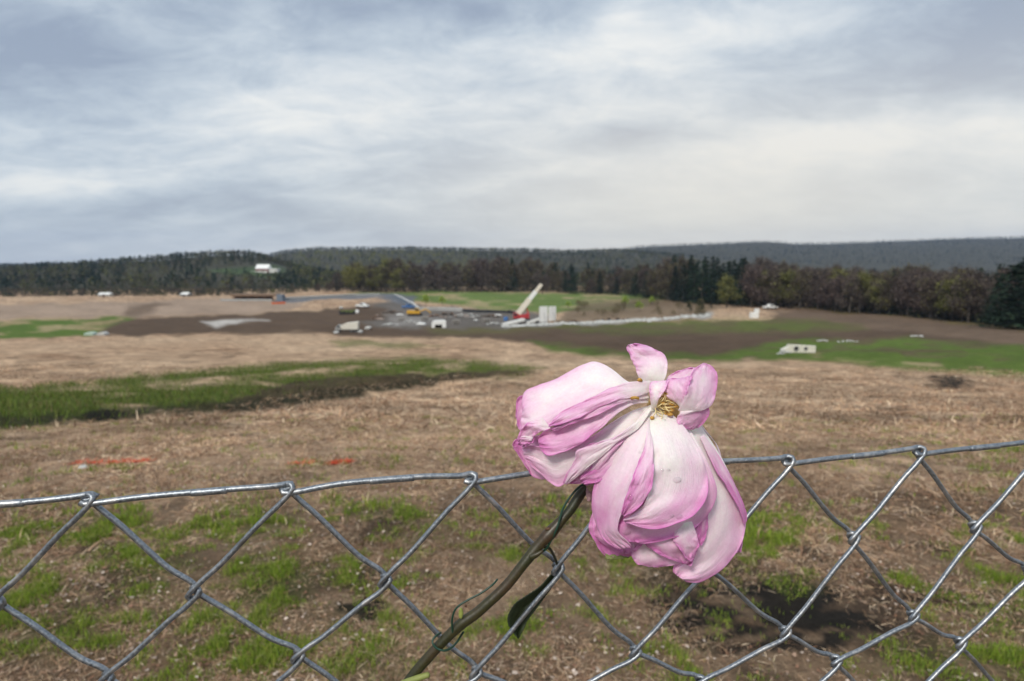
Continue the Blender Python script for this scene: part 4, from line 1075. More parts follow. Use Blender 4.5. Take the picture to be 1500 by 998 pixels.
PETALS = [
 # behind, right
 dict(L=[(770,350,-3),(800,380,-7),(835,420,-9),(860,500,-10),(900,640,-10),(915,760,-10),(905,840,-9)], Rr=[(780,345,-4),(812,388,-8),(848,440,-11),(870,520,-12),(930,680,-12),(940,780,-12),(934,838,-10)], bulge=1, pink=.10, rim=3, ruf=.6),
 dict(L=[(742,362,3),(752,450,5),(770,560,6),(780,660,5),(770,760,4),(725,840,3),(676,888,2),(670,918,1)], Rr=[(775,348,0),(825,420,-3),(872,500,-5),(916,590,-6),(949,690,-7),(944,765,-7),(914,840,-5),(850,915,-3),(780,952,-1),(722,950,0)], bulge=7, pink=-.08, rim=5.5, curl=1.0),
 dict(L=[(775,395,4),(835,520,4),(880,590,2),(925,665,0),(946,735,-3)], Rr=[(790,385,3),(850,470,1),(900,560,-2),(947,665,-4),(953,722,-5)], bulge=1.5, pink=.45, rim=3, ruf=.6),
 # bottom tier
 dict(L=[(430,560,2),(375,640,2),(350,740,0),(362,790,-1),(400,842,-2),(430,858,-2)], Rr=[(560,560,4),(590,680,5),(600,780,4),(575,820,3),(520,850,1),(470,862,-1)], bulge=4, pink=.38, rim=5),
 dict(L=[(430,580,4),(372,660,4),(358,730,3),(372,780,3),(430,822,3),(470,838,2)], Rr=[(560,580,6),(580,700,8),(570,790,7),(540,822,6),(510,838,4),(490,842,3)], bulge=3, pink=.28, rim=4),
 dict(L=[(540,740,6),(518,810,6),(512,850,5),(533,880,4),(575,894,3)], Rr=[(690,740,6),(700,820,5),(697,876,4),(650,890,3),(612,896,3)], bulge=3, pink=-.02, rim=6, ruf=.6),
 dict(L=[(640,700,8),(590,775,10),(562,805,10),(598,835,9),(650,862,8),(700,878,7)], Rr=[(740,700,8),(760,780,10),(765,815,10),(758,840,9),(750,872,8),(738,892,7)], bulge=3, pink=.32, rim=5),
 dict(L=[(690,720,11),(672,790,12),(700,830,12),(725,868,10)], Rr=[(745,720,11),(773,806,11),(766,828,10),(746,876,9)], bulge=3, pink=.18, rim=4, ruf=.7),
 dict(L=[(775,600,7),(764,690,8),(757,750,7),(760,795,6)], Rr=[(826,600,5),(808,700,6),(801,770,5),(780,812,5)], bulge=1.5, pink=.42, rim=6, ruf=.5),
 dict(L=[(700,700,6),(712,760,7),(730,790,7)], Rr=[(770,660,7),(768,740,7),(752,790,6)], bulge=1, pink=-.05, rim=1, ruf=.3),
 # right of the stamens, inside
 dict(L=[(680,340,2),(700,400,6),(730,470,8),(760,560,9)], Rr=[(730,350,2),(760,410,4),(790,470,6),(815,560,7)], bulge=2, pink=.02, rim=4, ruf=.8),
 # lower big pair
 dict(L=[(600,400,8),(555,560,14),(490,680,17),(455,742,17),(460,775,16),(500,795,15)], Rr=[(740,370,5),(790,460,9),(825,540,10),(841,600,9),(826,660,9),(775,728,10),(700,777,11),(620,797,12),(560,806,12)], bulge=3, pink=.30, rim=7),
 # left, behind
 dict(L=[(200,225,-10),(120,233,-10),(85,238,-10),(70,262,-10),(68,320,-10)], Rr=[(200,330,-9),(150,350,-9),(110,350,-9),(85,370,-9),(72,350,-10)], bulge=1, pink=.22, rim=4, ruf=.5),
 dict(L=[(200,380,-6),(120,395,-8),(80,397,-9),(60,410,-9),(54,430,-9)], Rr=[(260,520,-5),(200,558,-7),(150,556,-8),(120,530,-9),(70,452,-9)], bulge=1, pink=.30, rim=5, ruf=.8),
 dict(L=[(500,300,-2),(400,380,-2),(300,470,-2),(260,560,-2)], Rr=[(600,330,-2),(520,450,0),(440,540,0),(340,580,-1)], bulge=2, pink=.25, rim=5, ruf=.5),
 # left lower cream one
 dict(L=[(590,270,3),(500,300,6),(420,350,6),(330,405,5),(200,432,3),(120,428,0),(90,440,-2)], Rr=[(600,290,3),(540,360,7),(470,420,8),(400,470,7),(330,535,5),(258,575,2),(222,588,0),(165,545,-2),(112,497,-3)], bulge=4, pink=-.16, rim=3.6),
 # pink fold in front of it
 dict(L=[(570,280,6),(530,335,10),(508,352,12),(450,397,13),(390,412,12),(312,440,10),(298,470,9),(268,530,7),(252,572,5)], Rr=[(592,300,7),(556,350,9),(500,392,11),(446,440,13),(410,492,12),(380,535,10),(345,562,8),(320,573,6),(275,574,5)], bulge=-2.5, pink=.06, rim=5.5, curl=0),
 dict(L=[(500,385,11),(440,430,11),(380,490,10),(310,555,8)], Rr=[(520,400,11),(452,500,12),(400,560,10),(330,577,7)], bulge=1, pink=.30, rim=5, ruf=.6),
 # pale face of that fold
 dict(L=[(588,275,8),(530,335,12),(508,352,14),(450,397,15),(390,412,15),(312,440,13),(294,456,12),(298,472,11),(268,530,9),(253,574,7)], Rr=[(590,288,9),(548,350,12),(512,380,13),(445,425,15),(395,470,14),(352,505,13),(312,540,11),(282,562,9),(262,577,7)], bulge=1, pink=-.22, rim=2.6, sides=(1,0,1), curl=0, ruf=.7),
 # left top large one
 dict(L=[(565,196,1),(500,183,2),(440,138,0),(375,107,-2),(325,117,-3),(220,170,-4),(112,210,-6),(92,250,-6)], Rr=[(565,230,3),(480,230,7),(400,250,9),(320,285,9),(240,325,8),(185,360,6),(130,385,3),(85,372,-1)], bulge=6, pink=-.18, rim=3.6, curl=.5),
 dict(L=[(170,320,7),(110,345,6),(78,385,3),(76,420,0)], Rr=[(210,372,8),(150,378,8),(138,410,5),(104,435,2)], bulge=2, pink=.16, rim=3, ruf=1.3),
 dict(L=[(100,390,5),(80,400,4),(78,425,3)], Rr=[(135,395,6),(125,415,5),(105,435,3)], bulge=2, pink=.4, rim=3, ruf=1),
 # left bands
 dict(L=[(572,236,5),(510,250,9),(430,270,11),(340,310,11),(260,345,9),(180,370,7),(152,398,6)], Rr=[(578,262,6),(512,272,10),(450,312,13),(390,367,14),(320,420,13),(250,455,10),(190,466,8),(160,440,6)], bulge=2, pink=.14, rim=4.6, tipw=-1, curl=2.5),
 dict(L=[(575,225,6),(500,235,11),(420,262,13),(340,290,13),(260,330,12),(200,362,10)], Rr=[(580,245,7),(510,256,11),(440,280,14),(360,318,14),(280,345,13),(215,374,10)], bulge=2, pink=.14, rim=3.0, curl=1.0, ruf=.7),
 dict(L=[(588,178,6),(540,180,9),(470,190,11),(400,222,12),(320,258,12),(250,294,11),(198,344,9)], Rr=[(592,218,7),(530,240,11),(450,258,14),(380,288,15),(310,322,15),(250,345,13),(192,360,10)], bulge=2, pink=.12, rim=3.4, curl=1.2, ruf=.9),
 # front left, folded, front main
 dict(L=[(560,300,4),(492,370,8),(446,430,9),(392,520,8),(363,600,7),(361,680,8),(380,750,9),(420,802,10),(462,826,11)], Rr=[(582,297,5),(582,370,14),(556,460,19),(524,550,22),(490,640,22),(470,700,20),(460,760,18),(502,800,16),(516,820,14)], bulge=5, pink=.10, rim=6.5, sides=(1,0,1)),
 dict(L=[(582,284,4),(582,380,15),(591,480,20),(588,580,22),(560,650,23),(520,690,22),(478,715,21)], Rr=[(642,283,4),(706,345,10),(753,410,13),(791,480,15),(808,560,16),(798,630,18),(752,695,20),(692,727,21),(620,747,22),(560,742,22),(500,728,22)], bulge=6, pink=.02, rim=5.5, sides=(0,1,1)),
 dict(L=[(577,320,10),(564,420,19),(540,490,23),(508,570,25),(485,640,25),(471,692,23)], Rr=[(585,350,11),(597,450,21),(595,530,25),(588,590,26),(562,642,26),(522,680,25),(484,700,24)], bulge=2.5, pink=.24, rim=5, ruf=.9),
 # upper right
 dict(L=[(640,215,0),(648,165,-1),(700,138,-2),(745,126,-3)], Rr=[(700,220,2),(730,190,1),(750,170,0),(765,128,-2)], bulge=2, pink=.08, rim=4, ruf=.5),
 dict(L=[(545,190,0),(535,150,2),(512,100,2),(494,55,0),(498,42,0)], Rr=[(625,195,2),(645,160,2),(648,110,0),(632,72,-2),(575,47,-2),(522,33,-1)], bulge=4, pink=-.06, rim=3.6, curl=-1),
 dict(L=[(690,290,9),(700,300,11),(686,325,10),(700,350,9),(738,368,7)], Rr=[(750,296,12),(790,288,11),(811,275,9),(804,325,7),(767,360,6)], bulge=4, pink=.08, rim=4.5, ruf=.6),
 dict(L=[(692,292,11),(712,250,14),(731,200,15),(742,150,11),(775,117,5),(785,109,4)], Rr=[(745,300,11),(790,290,11),(825,260,9),(843,200,5),(842,150,3),(820,120,3)], bulge=5, pink=.06, rim=5, ruf=.8, curl=2),
 dict(L=[(688,262,9),(650,240,9),(643,200,9),(652,173,8),(700,168,9)], Rr=[(702,286,11),(714,250,14),(730,210,15),(742,172,14),(746,160,13)], bulge=2, pink=.06, rim=4, ruf=.6),
 dict(L=[(588,290,8),(585,240,11),(581,200,10),(590,181,7)], Rr=[(606,286,8),(617,250,12),(642,212,11),(656,177,8)], bulge=3, pink=-.22, rim=1.5, ruf=.4),
]
for k, q in enumerate(PETALS):
    petal(seed=k, **q)

def rose_tube(name, pts, rad, mat, ns=12, step=.0006, par=None):
    P = np.array([rp(*p) for p in pts]) - RO
    c = crom(np.column_stack([P, np.asarray(rad) * np.ones(len(pts))]), step=step)
    return tube_mesh(name, [(c[:, :3], c[:, 3])], mat, rose if par is None else par, ns)

# heart of the flower
def heart_mat():
    t = NT('flower_heart'); tc = t.node('ShaderNodeTexCoord'); n = t.noise(600, 4, .6, tc.outputs['Object'])
    r = t.ramp(n.outputs['Fac'], [(.3, (.42, .20, .05)), (.55, (.66, .42, .12)), (.75, (.85, .70, .32))]); t.L(r.outputs[0], t.b.inputs['Base Color']); t.b.inputs['Roughness'].default_value = .7
    return t.m
HEART = heart_mat()
m = MB(); c0 = rp(628, 282, -2)
Vh = []
u_ = np.linspace(0, 2 * np.pi, 25)[:-1]
for k, (r, w) in enumerate([(2, 5), (18, 4), (36, 2.5), (52, -1), (64, -5)]):
    for a in u_: Vh.append(tuple(rp(632 + math.cos(a) * r * 1.0, 290 + math.sin(a) * r * 1.0, w - 1) - RO))
fs = [tuple(range(24))] + [(k * 24 + i, k * 24 + (i + 1) % 24, (k + 1) * 24 + (i + 1) % 24, (k + 1) * 24 + i) for k in range(4) for i in range(24)]
MB().add(Vh, fs).build('flower_heart', HEART, rose, True)
FIL = pmat('filament', (.88, .72, .36), .5, 0, .25, 400); ANT = pmat('anther', (.52, .29, .06), .7, 0, .4, 500)
rs = random.Random(4)
for i in range(34):
    a = rs.uniform(-2.6, 1.45); ln = rs.uniform(34, 68); b = a + rs.uniform(-.9, .9)
    x0, y0 = 618 + rs.uniform(-22, 22), 272 + rs.uniform(-12, 16)
    x1, y1 = x0 + math.cos(a) * ln * .5, y0 + math.sin(a) * ln * .5
    x2, y2 = x1 + math.cos(b) * ln * .5, y1 + math.sin(b) * ln * .5
    w2 = rs.uniform(5, 10)
    st = rose_tube('stamen', [(x0, y0, 3.5), (x1, y1, w2 + 1.5), (x2, y2, w2)], 0.00018, FIL, 6, .0008)
    p = rp(x2, y2, w2) - RO
    MB().rock(tuple(p), .0011 * rs.uniform(.6, 1.1), .8, i).build('anther', ANT, st, True)
for pts in ([(540, 178, 9), (543, 172, 10), (550, 178, 9)], [(512, 246, 12), (525, 243, 13), (538, 246, 12)]):
    rose_tube('stamen', pts, .0006, ANT, 8, .0004)

# stem (coordinates of the second enlargement) with nodes, scars, leaf and sepals
def z2(x, y, w): return ((550 + x / 3.1375 - 730) * 2.6263, (680 + y / 3.1375 - 490) * 2.6263, w)
def stem_mat():
    t = NT('rose_stem'); tc = t.node('ShaderNodeTexCoord'); n = t.noise(70, 5, .6, tc.outputs['Object']); n2 = t.noise(700, 4, .6, tc.outputs['Object'])
    r = t.ramp(n.outputs['Fac'], [(.32, (.019, .024, .007)), (.5, (.034, .030, .010)), (.68, (.050, .029, .015))])
    r2 = t.ramp(n2.outputs['Fac'], [(.3, (.7, .7, .7)), (.7, (1.25, 1.25, 1.2))])
    t.L(t.mix(1, r.outputs[0], r2.outputs[0], 'MULTIPLY'), t.b.inputs['Base Color']); t.b.inputs['Roughness'].default_value = .42; t.bump(n2.outputs['Fac'], .25, .0004)
    return t.m
STEM = stem_mat()
sp = [(600, 330, -5), (500, 430, -8), (420, 505, -9)] 
sp += [z2(*p) for p in [(960, 115, -9), (900, 205, -8), (858, 255, -7.5), (800, 320, -6.5), (760, 362, -6), (735, 392, -6), (680, 460, -5), (600, 560, -4.5), (510, 645, -4), (460, 688, -4), (400, 730, -4), (330, 795, -4), (250, 880, -4), (150, 1000, -4), (-60, 1290, -5), (-260, 1600, -8)]]
rad = [.0026, .0022, .0021] + [.0021, .0020, .0020, .0027, .0022, .0024, .0021, .0021, .0021, .0022, .0023, .0021, .0021, .0021, .0021, .0021]
stem = rose_tube('stem', sp, rad, STEM, 16, .0008)
SCAR = pmat('fresh_cut', (.26, .30, .07), .6, 0, .35, 300); REDB = pmat('stem_scar', (.10, .05, .028), .7, 0, .4, 300)
def blob_at(name, q, r, mat, flat=.8, seed=0, sx=1.0):
    p = rp(*q) - RO; o = MB().rock((0, 0, 0), r, flat, seed).build(name, mat, rose, True); o.location = p; o.scale = (sx, .7, 1.25)
    sb = o.modifiers.new('smooth', 'SUBSURF'); sb.levels = 2; sb.render_levels = 2; return o
blob_at('leaf_scar', z2(392, 686, -2.1), .0017, SCAR, 1.5, 2, .8); blob_at('leaf_scar', z2(416, 652, -2.2), .0008, REDB, 1, 3)
blob_at('leaf_scar', z2(792, 298, -5.0), .0011, REDB, .7, 5, 1.5)
rose_tube('bud_stub', [z2(715, 425, -4.5), z2(742, 415, -3.5), z2(768, 398, -3.5)], [.0016, .0011, .0006], STEM, 10)
rose_tube('twig_stub', [z2(120, 1010, -2), z2(190, 985, -1.5), z2(244, 968, -1.5)], [.0012, .0013, .0011], pmat('green_twig', (.22, .25, .07), .6, 0, .2, 200), 10)

LEAFM = None
def leaf_mat():
    t = NT('rose_leaf'); uv = t.node('ShaderNodeUVMap', uv_map='uv'); mp = t.node('ShaderNodeMapping'); mp.inputs['Scale'].default_value = (6, 14, 1); t.L(uv.outputs[0], mp.inputs[0])
    n = t.noise(1.5, 4, .6, mp.outputs[0]); r = t.ramp(n.outputs['Fac'], [(.3, (.016, .026, .010)), (.7, (.035, .05, .018))]); t.L(r.outputs[0], t.b.inputs['Base Color'])
    t.b.inputs['Roughness'].default_value = .5; t.bump(n.outputs['Fac'], .3, .0005); return t.m
def blade(name, L, Rr, bulge, mat, serr=0.0, seed=0, thick=.0004):
    NS, NTT = 14, 50
    L = crom(L, NTT); Rr = crom(Rr, NTT); t = np.linspace(0, 1, NTT)[:, None]; s = np.linspace(0, 1, NS)[None, :]
    if serr:
        z = ((np.arange(NTT) * .5) % 1.0 - .5) * serr; n_ = (Rr - L); n_ /= np.linalg.norm(n_[:, :2], axis=1)[:, None] + 1e-6
        L[2:-2] -= n_[2:-2] * z[2:-2, None]; Rr[2:-2] += n_[2:-2] * z[2:-2, None]
    P = L[:, None] * (1 - s[..., None]) + Rr[:, None] * s[..., None]
    P[..., 2] += bulge * (1 - np.abs(2 * s - 1)) + .8 * (fbm(s * 3, t * 9, seed, 2) - .5)
    V = np.array([rp(*p) for p in P.reshape(-1, 3)]) - RO
    i = np.arange(NTT - 1)[:, None]; j = np.arange(NS - 1)[None, :]
    Fq = np.stack([i * NS + j, i * NS + j + 1, (i + 1) * NS + j + 1, (i + 1) * NS + j], -1).reshape(-1, 4)
    me = np_data(name, V, Fq, mat, smooth=True); u = me.uv_layers.new(name='uv')
    u.data.foreach_set('uv', np.stack([np.broadcast_to(s, (NTT, NS)).ravel(), np.broadcast_to(t, (NTT, NS)).ravel()], 1)[Fq.ravel()].astype(np.float32).ravel())
    o = link(bpy.data.objects.new(name, me), rose); md = o.modifiers.new('thickness', 'SOLIDIFY'); md.thickness = thick; return o
WL = -22.0
lf = blade('leaf', [z2(*p, WL) for p in [(832, 482), (800, 510), (755, 560), (690, 605), (640, 640), (610, 690), (606, 730), (625, 768), (652, 800)]],
           [z2(*p, WL - 1.5) for p in [(838, 486), (836, 520), (818, 560), (775, 620), (730, 680), (700, 720), (688, 750), (672, 780), (660, 802)]], -2.5, leaf_mat(), 3.5, 5)
rose_tube('leaf_stalk', [z2(775, 378, -8), z2(800, 388, -11), z2(822, 425, -17), z2(835, 462, -20.5), z2(834, 486, -22)], [.0008, .0007, .0006, .0006, .0006], STEM, 8)
SEP = pmat('sepal', (.20, .23, .08), .6, 0, .3, 200); SEP2 = pmat('dry_sepal', (.42, .30, .20), .6, 0, .3, 200)
blade('sepal', [(395, 815, -2.5), (410, 848, -2), (418, 868, -1)], [(520, 830, -2), (500, 858, -1.5), (440, 862, -1)], 1, SEP, 0, 6)
blade('sepal', [(330, 575, -4), (345, 590, -3), (352, 602, -3)], [(368, 572, -4), (366, 590, -3), (356, 604, -3)], 1, SEP2, 0, 7)
blade('sepal', [(345, 560, -5), (338, 610, -5), (345, 640, -5)], [(370, 570, -5), (372, 610, -5), (352, 642, -5)], 1, pmat('pale_sepal', (.42, .25, .27), .6, 0, .3, 200), 0, 8)

# green binding wire that ties the stem to the fence: a thing of its own
GW = pmat('green_wire', (.012, .045, .028), .35, 0, .2, 100)
tie = empty('binding_wire', rp(*z2(330, 795, 0))); TO = np.array(tie.location); tag(tie, 'thin dark green wire tying the rose stem to the fence', 'wire')
def wire(name, pts, r):
    P = crom(np.array([rp(*z2(*p)) for p in pts]) - TO, step=.0006); tube_mesh(name, [(P, r)], GW, tie, 8)
wire('upper_wire', [(985, 92, -8), (945, 98, -6.5), (895, 150, -5.5), (862, 205, -5), (845, 260, -4.5), (832, 300, -4.2), (806, 352, -5), (788, 386, -6), (768, 402, -7)], .00045)
wire('lower_wire', [(560, 530, -6), (540, 553, -3.5), (490, 590, -2.5), (430, 622, -2), (385, 650, -1.4), (362, 678, -1.4), (352, 720, -1.6), (354, 765, -2.0), (358, 783, -3.0), (350, 776, -5)], .00042)
wire('tie_loop', [(300, 775, -6), (280, 788, -3), (264, 806, -2.2), (264, 826, -1.2), (284, 848, -.8), (318, 857, -.8), (350, 843, -3), (374, 818, -6), (392, 790, -6), (404, 772, -5)], .00045)

# rain drops on the petals
def drop_mat():
    t = NT('water'); tr = t.node('ShaderNodeBsdfTransparent'); gl = t.node('ShaderNodeBsdfGlossy'); gl.inputs['Roughness'].default_value = .03
    tr.inputs['Color'].default_value = (.97, .96, .97, 1)
    fr = t.node('ShaderNodeLayerWeight'); fr.inputs['Blend'].default_value = .32; mx = t.node('ShaderNodeMixShader'); t.L(fr.outputs['Facing'], mx.inputs[0]); t.L(tr.outputs[0], mx.inputs[1]); t.L(gl.outputs[0], mx.inputs[2]); t.L(mx.outputs[0], t.out.inputs['Surface']); return t.m
def old_mat():
    t = NT('water'); t.b.inputs['Transmission Weight'].default_value = 1.0; t.b.inputs['IOR'].default_value = 1.33; t.b.inputs['Roughness'].default_value = .02; t.b.inputs['Base Color'].default_value = (1, 1, 1, 1); return t.m
WATER = drop_mat()
bpy.context.view_layer.update()
dg = bpy.context.evaluated_depsgraph_get()
from mathutils.bvhtree import BVHTree
trees_ = []
for o in [o for o in rose.children if o.name.startswith('petal')]:
    ev = o.evaluated_get(dg); me = ev.to_mesh(); mw = ev.matrix_world
    trees_.append(BVHTree.FromPolygons([mw @ v.co for v in me.vertices], [tuple(p.vertices) for p in me.polygons])); ev.to_mesh_clear()
def hit_petal(x, y):
    d = Vector(ray(730 + x / 2.6263, 490 + y / 2.6263)).normalized(); best = None
    for t in trees_:
        h = t.ray_cast(Vector(CAM), d)
        if h[0] is not None and (best is None or h[3] < best[3]): best = h
    return best
DROPS = [(688, 560, 16, 11, 'largest water drop, oval, on the big front petal'), (696, 702, 13, 9, 'water drop near the lower rim of the big front petal'), (494, 762, 17, 11, 'water drop hanging at the lower fold of the left front petal'),
         (632, 522, 6, 5, 'tiny left water drop high on the big front petal'), (655, 522, 7, 5, 'tiny right water drop high on the big front petal'), (508, 628, 11, 12, 'round water drop beside the dark fold line of the left front petal'), (528, 572, 12, 8, 'oval water drop on the narrow folded petal'),
         (545, 455, 6, 5, 'tiny water drop at the top of the narrow folded petal'), (668, 698, 9, 6, 'small water drop just left of the rim drop'), (640, 330, 5, 4, 'tiny water drop just below the stamens')]
for x, y, rx, ry, lab in DROPS:
    h = hit_petal(x, y)
    if h is None: continue
    nrm = h[1] if h[1].dot(Vector(CAM) - h[0]) > 0 else -h[1]
    vs, fs = [], []
    for k in range(7):
        th = math.pi * .5 * k / 6
        for i in range(20):
            a = 2 * math.pi * i / 20; vs.append((math.cos(a) * math.cos(th) * rx * 1.04e-4, math.sin(a) * math.cos(th) * ry * 1.04e-4, math.sin(th) * min(rx, ry) * .5e-4))
    fs = [(k * 20 + i, k * 20 + (i + 1) % 20, (k + 1) * 20 + (i + 1) % 20, (k + 1) * 20 + i) for k in range(6) for i in range(20)]
    o = MB().add(vs, fs).build('water_drop', WATER, None, True)
    o.rotation_mode = 'QUATERNION'; o.rotation_quaternion = nrm.to_track_quat('Z', 'Y'); o.location = h[0] + nrm * .00003
    tag(o, lab, 'water drop', 'water drops on the rose')
# ================================================================== straw, grass and marks on the near ground
STRAWM = tintmat('dry_straw', .85, .15, .12); GRASSM = tintmat('green_grass', .6, .3, .3)

def scatter(n, d0, d1, lat=.98, power=1.0):
    # a third more blades, spread past the frame's edges
    lat = lat * 1.36
    """roots spread over the visible ground, denser near the viewer"""
    u = RNG.random(n); d = d0 * (d1 / d0) ** u if power == 0 else (d0 ** power + u * (d1 ** power - d0 ** power)) ** (1 / power)
    x = RNG.uniform(-lat, lat, n) * d; return x, d

def blades(x, y, h, w, lean, colr, mat, name, label=None, lift=.004, curve=.35, flat=False):
    n = len(x); z = ground_h(x, y) - lift
    th = RNG.uniform(0, 2 * np.pi, n)
    ld = np.stack([np.cos(th), np.sin(th), np.zeros(n)], 1); sd = np.stack([-np.sin(th), np.cos(th), np.zeros(n)], 1)
    if not flat:                                     # broad side roughly to any direction
        ps = RNG.uniform(0, 2 * np.pi, n); sd = np.stack([np.cos(ps), np.sin(ps), np.zeros(n)], 1)
    else:
        tw = RNG.uniform(-.9, .9, n)[:, None]; sd = sd * np.cos(tw) + np.array([[0, 0, 1.0]]) * np.sin(tw)
    b = np.stack([x, y, z], 1)
    hl = h * np.cos(lean); hr = h * np.sin(lean)
    m = b + ld * (hr * .42)[:, None]; m[:, 2] += hl * .60
    t = b + ld * (hr * (1 + curve * .2))[:, None]; t[:, 2] += hl * (1 - curve * .3)
    W_ = w[:, None]
    V = np.stack([b - sd * W_, b + sd * W_, m + sd * W_ * .8, m - sd * W_ * .8, t + sd * W_ * .15, t - sd * W_ * .15], 1).reshape(-1, 3)
    k = np.arange(n)[:, None] * 6
    Fq = np.concatenate([k + np.array([[0, 1, 2, 3]]), k + np.array([[3, 2, 4, 5]])])
    c = np.repeat(colr, 6, 0)
    return V, Fq, c

def stuff(name, sets, mat):
    Vs, Fs, Cs, b = [], [], [], 0
    for V, Fq, c in sets: Vs.append(V); Fs.append(Fq + b); Cs.append(c); b += len(V)
    return tag(np_mesh(name, np.concatenate(Vs), np.concatenate(Fs), mat, cols=np.concatenate(Cs)), kind='stuff')

def where(x, y):
    z = ground_h(x, y); px, py, dep = proj(x, y, z)
    nx = (fbm(px * .035, py * .14, 31, 4) - .5); ny = (fbm(px * .03 + 50, py * .12, 37, 4) - .5)
    return px, py, px + nx * 26, py + ny * 11

PAL = np.array([(.47, .345, .22), (.36, .24, .15), (.21, .13, .08), (.62, .50, .36), (.33, .245, .185), (.11, .068, .042), (.42, .285, .19), (.27, .155, .10)])
sets = []
for n, d0, d1, h0, h1, w0, w1 in [(350000, 1.2, 3.6, .012, .052, .0006, .0015), (310000, 3.0, 9.5, .025, .10, .0012, .0032), (150000, 8, 28, .06, .22, .0035, .010)]:
    x, y = scatter(n, d0, d1, 1.02, 1.0)
    px, py, qx, qy = where(x, y)
    g = blobs(qx, qy, TUFTS); dk = blobs(qx, qy, DARKS); dg_ = sdist(qx, qy, DGREEN)
    clump = fbm(x * 2.1, y * 2.1, 205, 3); cl2 = fbm(x * .6, y * .6, 207, 3)
    keep = RNG.random(n) < np.clip(1.15 - g * .75 - dk * 1.7, 0, 1) * np.clip((clump - .30) * 4, .15, 1)
    keep &= RNG.random(n) > .6 * np.clip((fbm(x * 2.6, y * 2.6, 65, 4) - .53) * 7, 0, 1) * sstep(680, 760, py)
    keep &= (dg_ < 3) & (py > 500) & (RNG.random(n) < np.interp(py, [690, 770], [1, .7]))
    fq, fr = FIELDS[2][0], FIELDS[8][0]
    keep &= (sdist(qx, qy, fq) < 0)
    keep_i = np.nonzero(keep)[0]; x, y = x[keep], y[keep]; k = len(x); cl2 = cl2[keep]
    i = RNG.integers(0, len(PAL), k)
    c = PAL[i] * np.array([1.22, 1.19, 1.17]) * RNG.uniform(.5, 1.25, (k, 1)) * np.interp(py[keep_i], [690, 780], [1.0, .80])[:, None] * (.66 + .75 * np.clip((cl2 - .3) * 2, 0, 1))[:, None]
    lean = R(90) - np.abs(RNG.normal(0, .22, k)); lean = np.where(RNG.random(k) < .08, RNG.uniform(.3, 1.2, k), lean)
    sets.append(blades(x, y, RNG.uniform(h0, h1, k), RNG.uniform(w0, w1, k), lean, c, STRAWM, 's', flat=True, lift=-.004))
# crumpled dead leaves among the straw
n = 35000; x, y = scatter(n, 1.3, 7, 1.0, 1.0); px, py, qx, qy = where(x, y)
kk = (blobs(qx, qy, DARKS) < .35) & (RNG.random(n) < .25 + .7 * np.clip((fbm(x * 1.5, y * 1.5, 231, 3) - .4) * 4, 0, 1)); x, y = x[kk], y[kk]; n = len(x)
z = ground_h(x, y) + RNG.uniform(.004, .02, n); b = np.stack([x, y, z], 1)[:, None, :]
sz = RNG.uniform(.003, .011, n)[:, None, None]; th = RNG.uniform(0, 6.28, n)
q = np.array([(-1, -.1, .1), (0, -.7, -.15), (1, .1, .25), (.1, .7, -.05)])[None] + RNG.normal(0, .22, (n, 4, 3))
ct, st_ = np.cos(th)[:, None], np.sin(th)[:, None]
q = np.stack([q[..., 0] * ct - q[..., 1] * st_, q[..., 0] * st_ + q[..., 1] * ct, q[..., 2]], -1)
Vl = (b + q * sz).reshape(-1, 3); Fl = np.arange(n * 4).reshape(-1, 4)
cl = np.array([(.36, .24, .17), (.20, .11, .07), (.62, .51, .43), (.27, .15, .10)])[RNG.integers(0, 4, n)] * RNG.uniform(.6, 1.3, (n, 1))
stuff('straw', sets, STRAWM)
stuff('leaf_litter', [(Vl, Fl, np.repeat(cl, 4, 0))], STRAWM)

GP = np.array([(.21, .32, .03), (.28, .39, .04), (.12, .20, .025), (.36, .40, .07), (.23, .27, .06)])
sets = []
for n, d0, d1, h0, h1, w0, w1 in [(700000, 1.2, 3.6, .02, .062, .0007, .0018), (440000, 3.2, 10, .03, .085, .0015, .0036)]:
    x, y = scatter(n, d0, d1, 1.02, 1.0)
    px, py, qx, qy = where(x, y)
    g = blobs(qx, qy, TUFTS); cl = fbm(x * 3.6, y * 3.6, 301, 3); cl2 = fbm(x * 11, y * 11, 303, 2)
    pr = np.clip((g * .8 + (cl - .5) * 1.5 + (cl2 - .5) * .9 - .10) * 1.15, 0, 1) * np.clip((cl2 - .34) * 3, 0.06, 1)
    pr = np.maximum(pr, .035 * (py > 715) * np.clip((cl - .42) * 5, 0, 1))
    keep = RNG.random(n) < pr
    x, y = x[keep], y[keep]; k = len(x); pr = pr[keep]
    c = GP[RNG.integers(0, len(GP), k)] * RNG.uniform(.65, 1.2, (k, 1))
    sets.append(blades(x, y, RNG.uniform(h0, h1, k) * (.55 + .6 * pr), RNG.uniform(w0, w1, k), np.abs(RNG.normal(.35, .35, k)), c, GRASSM, 'g'))
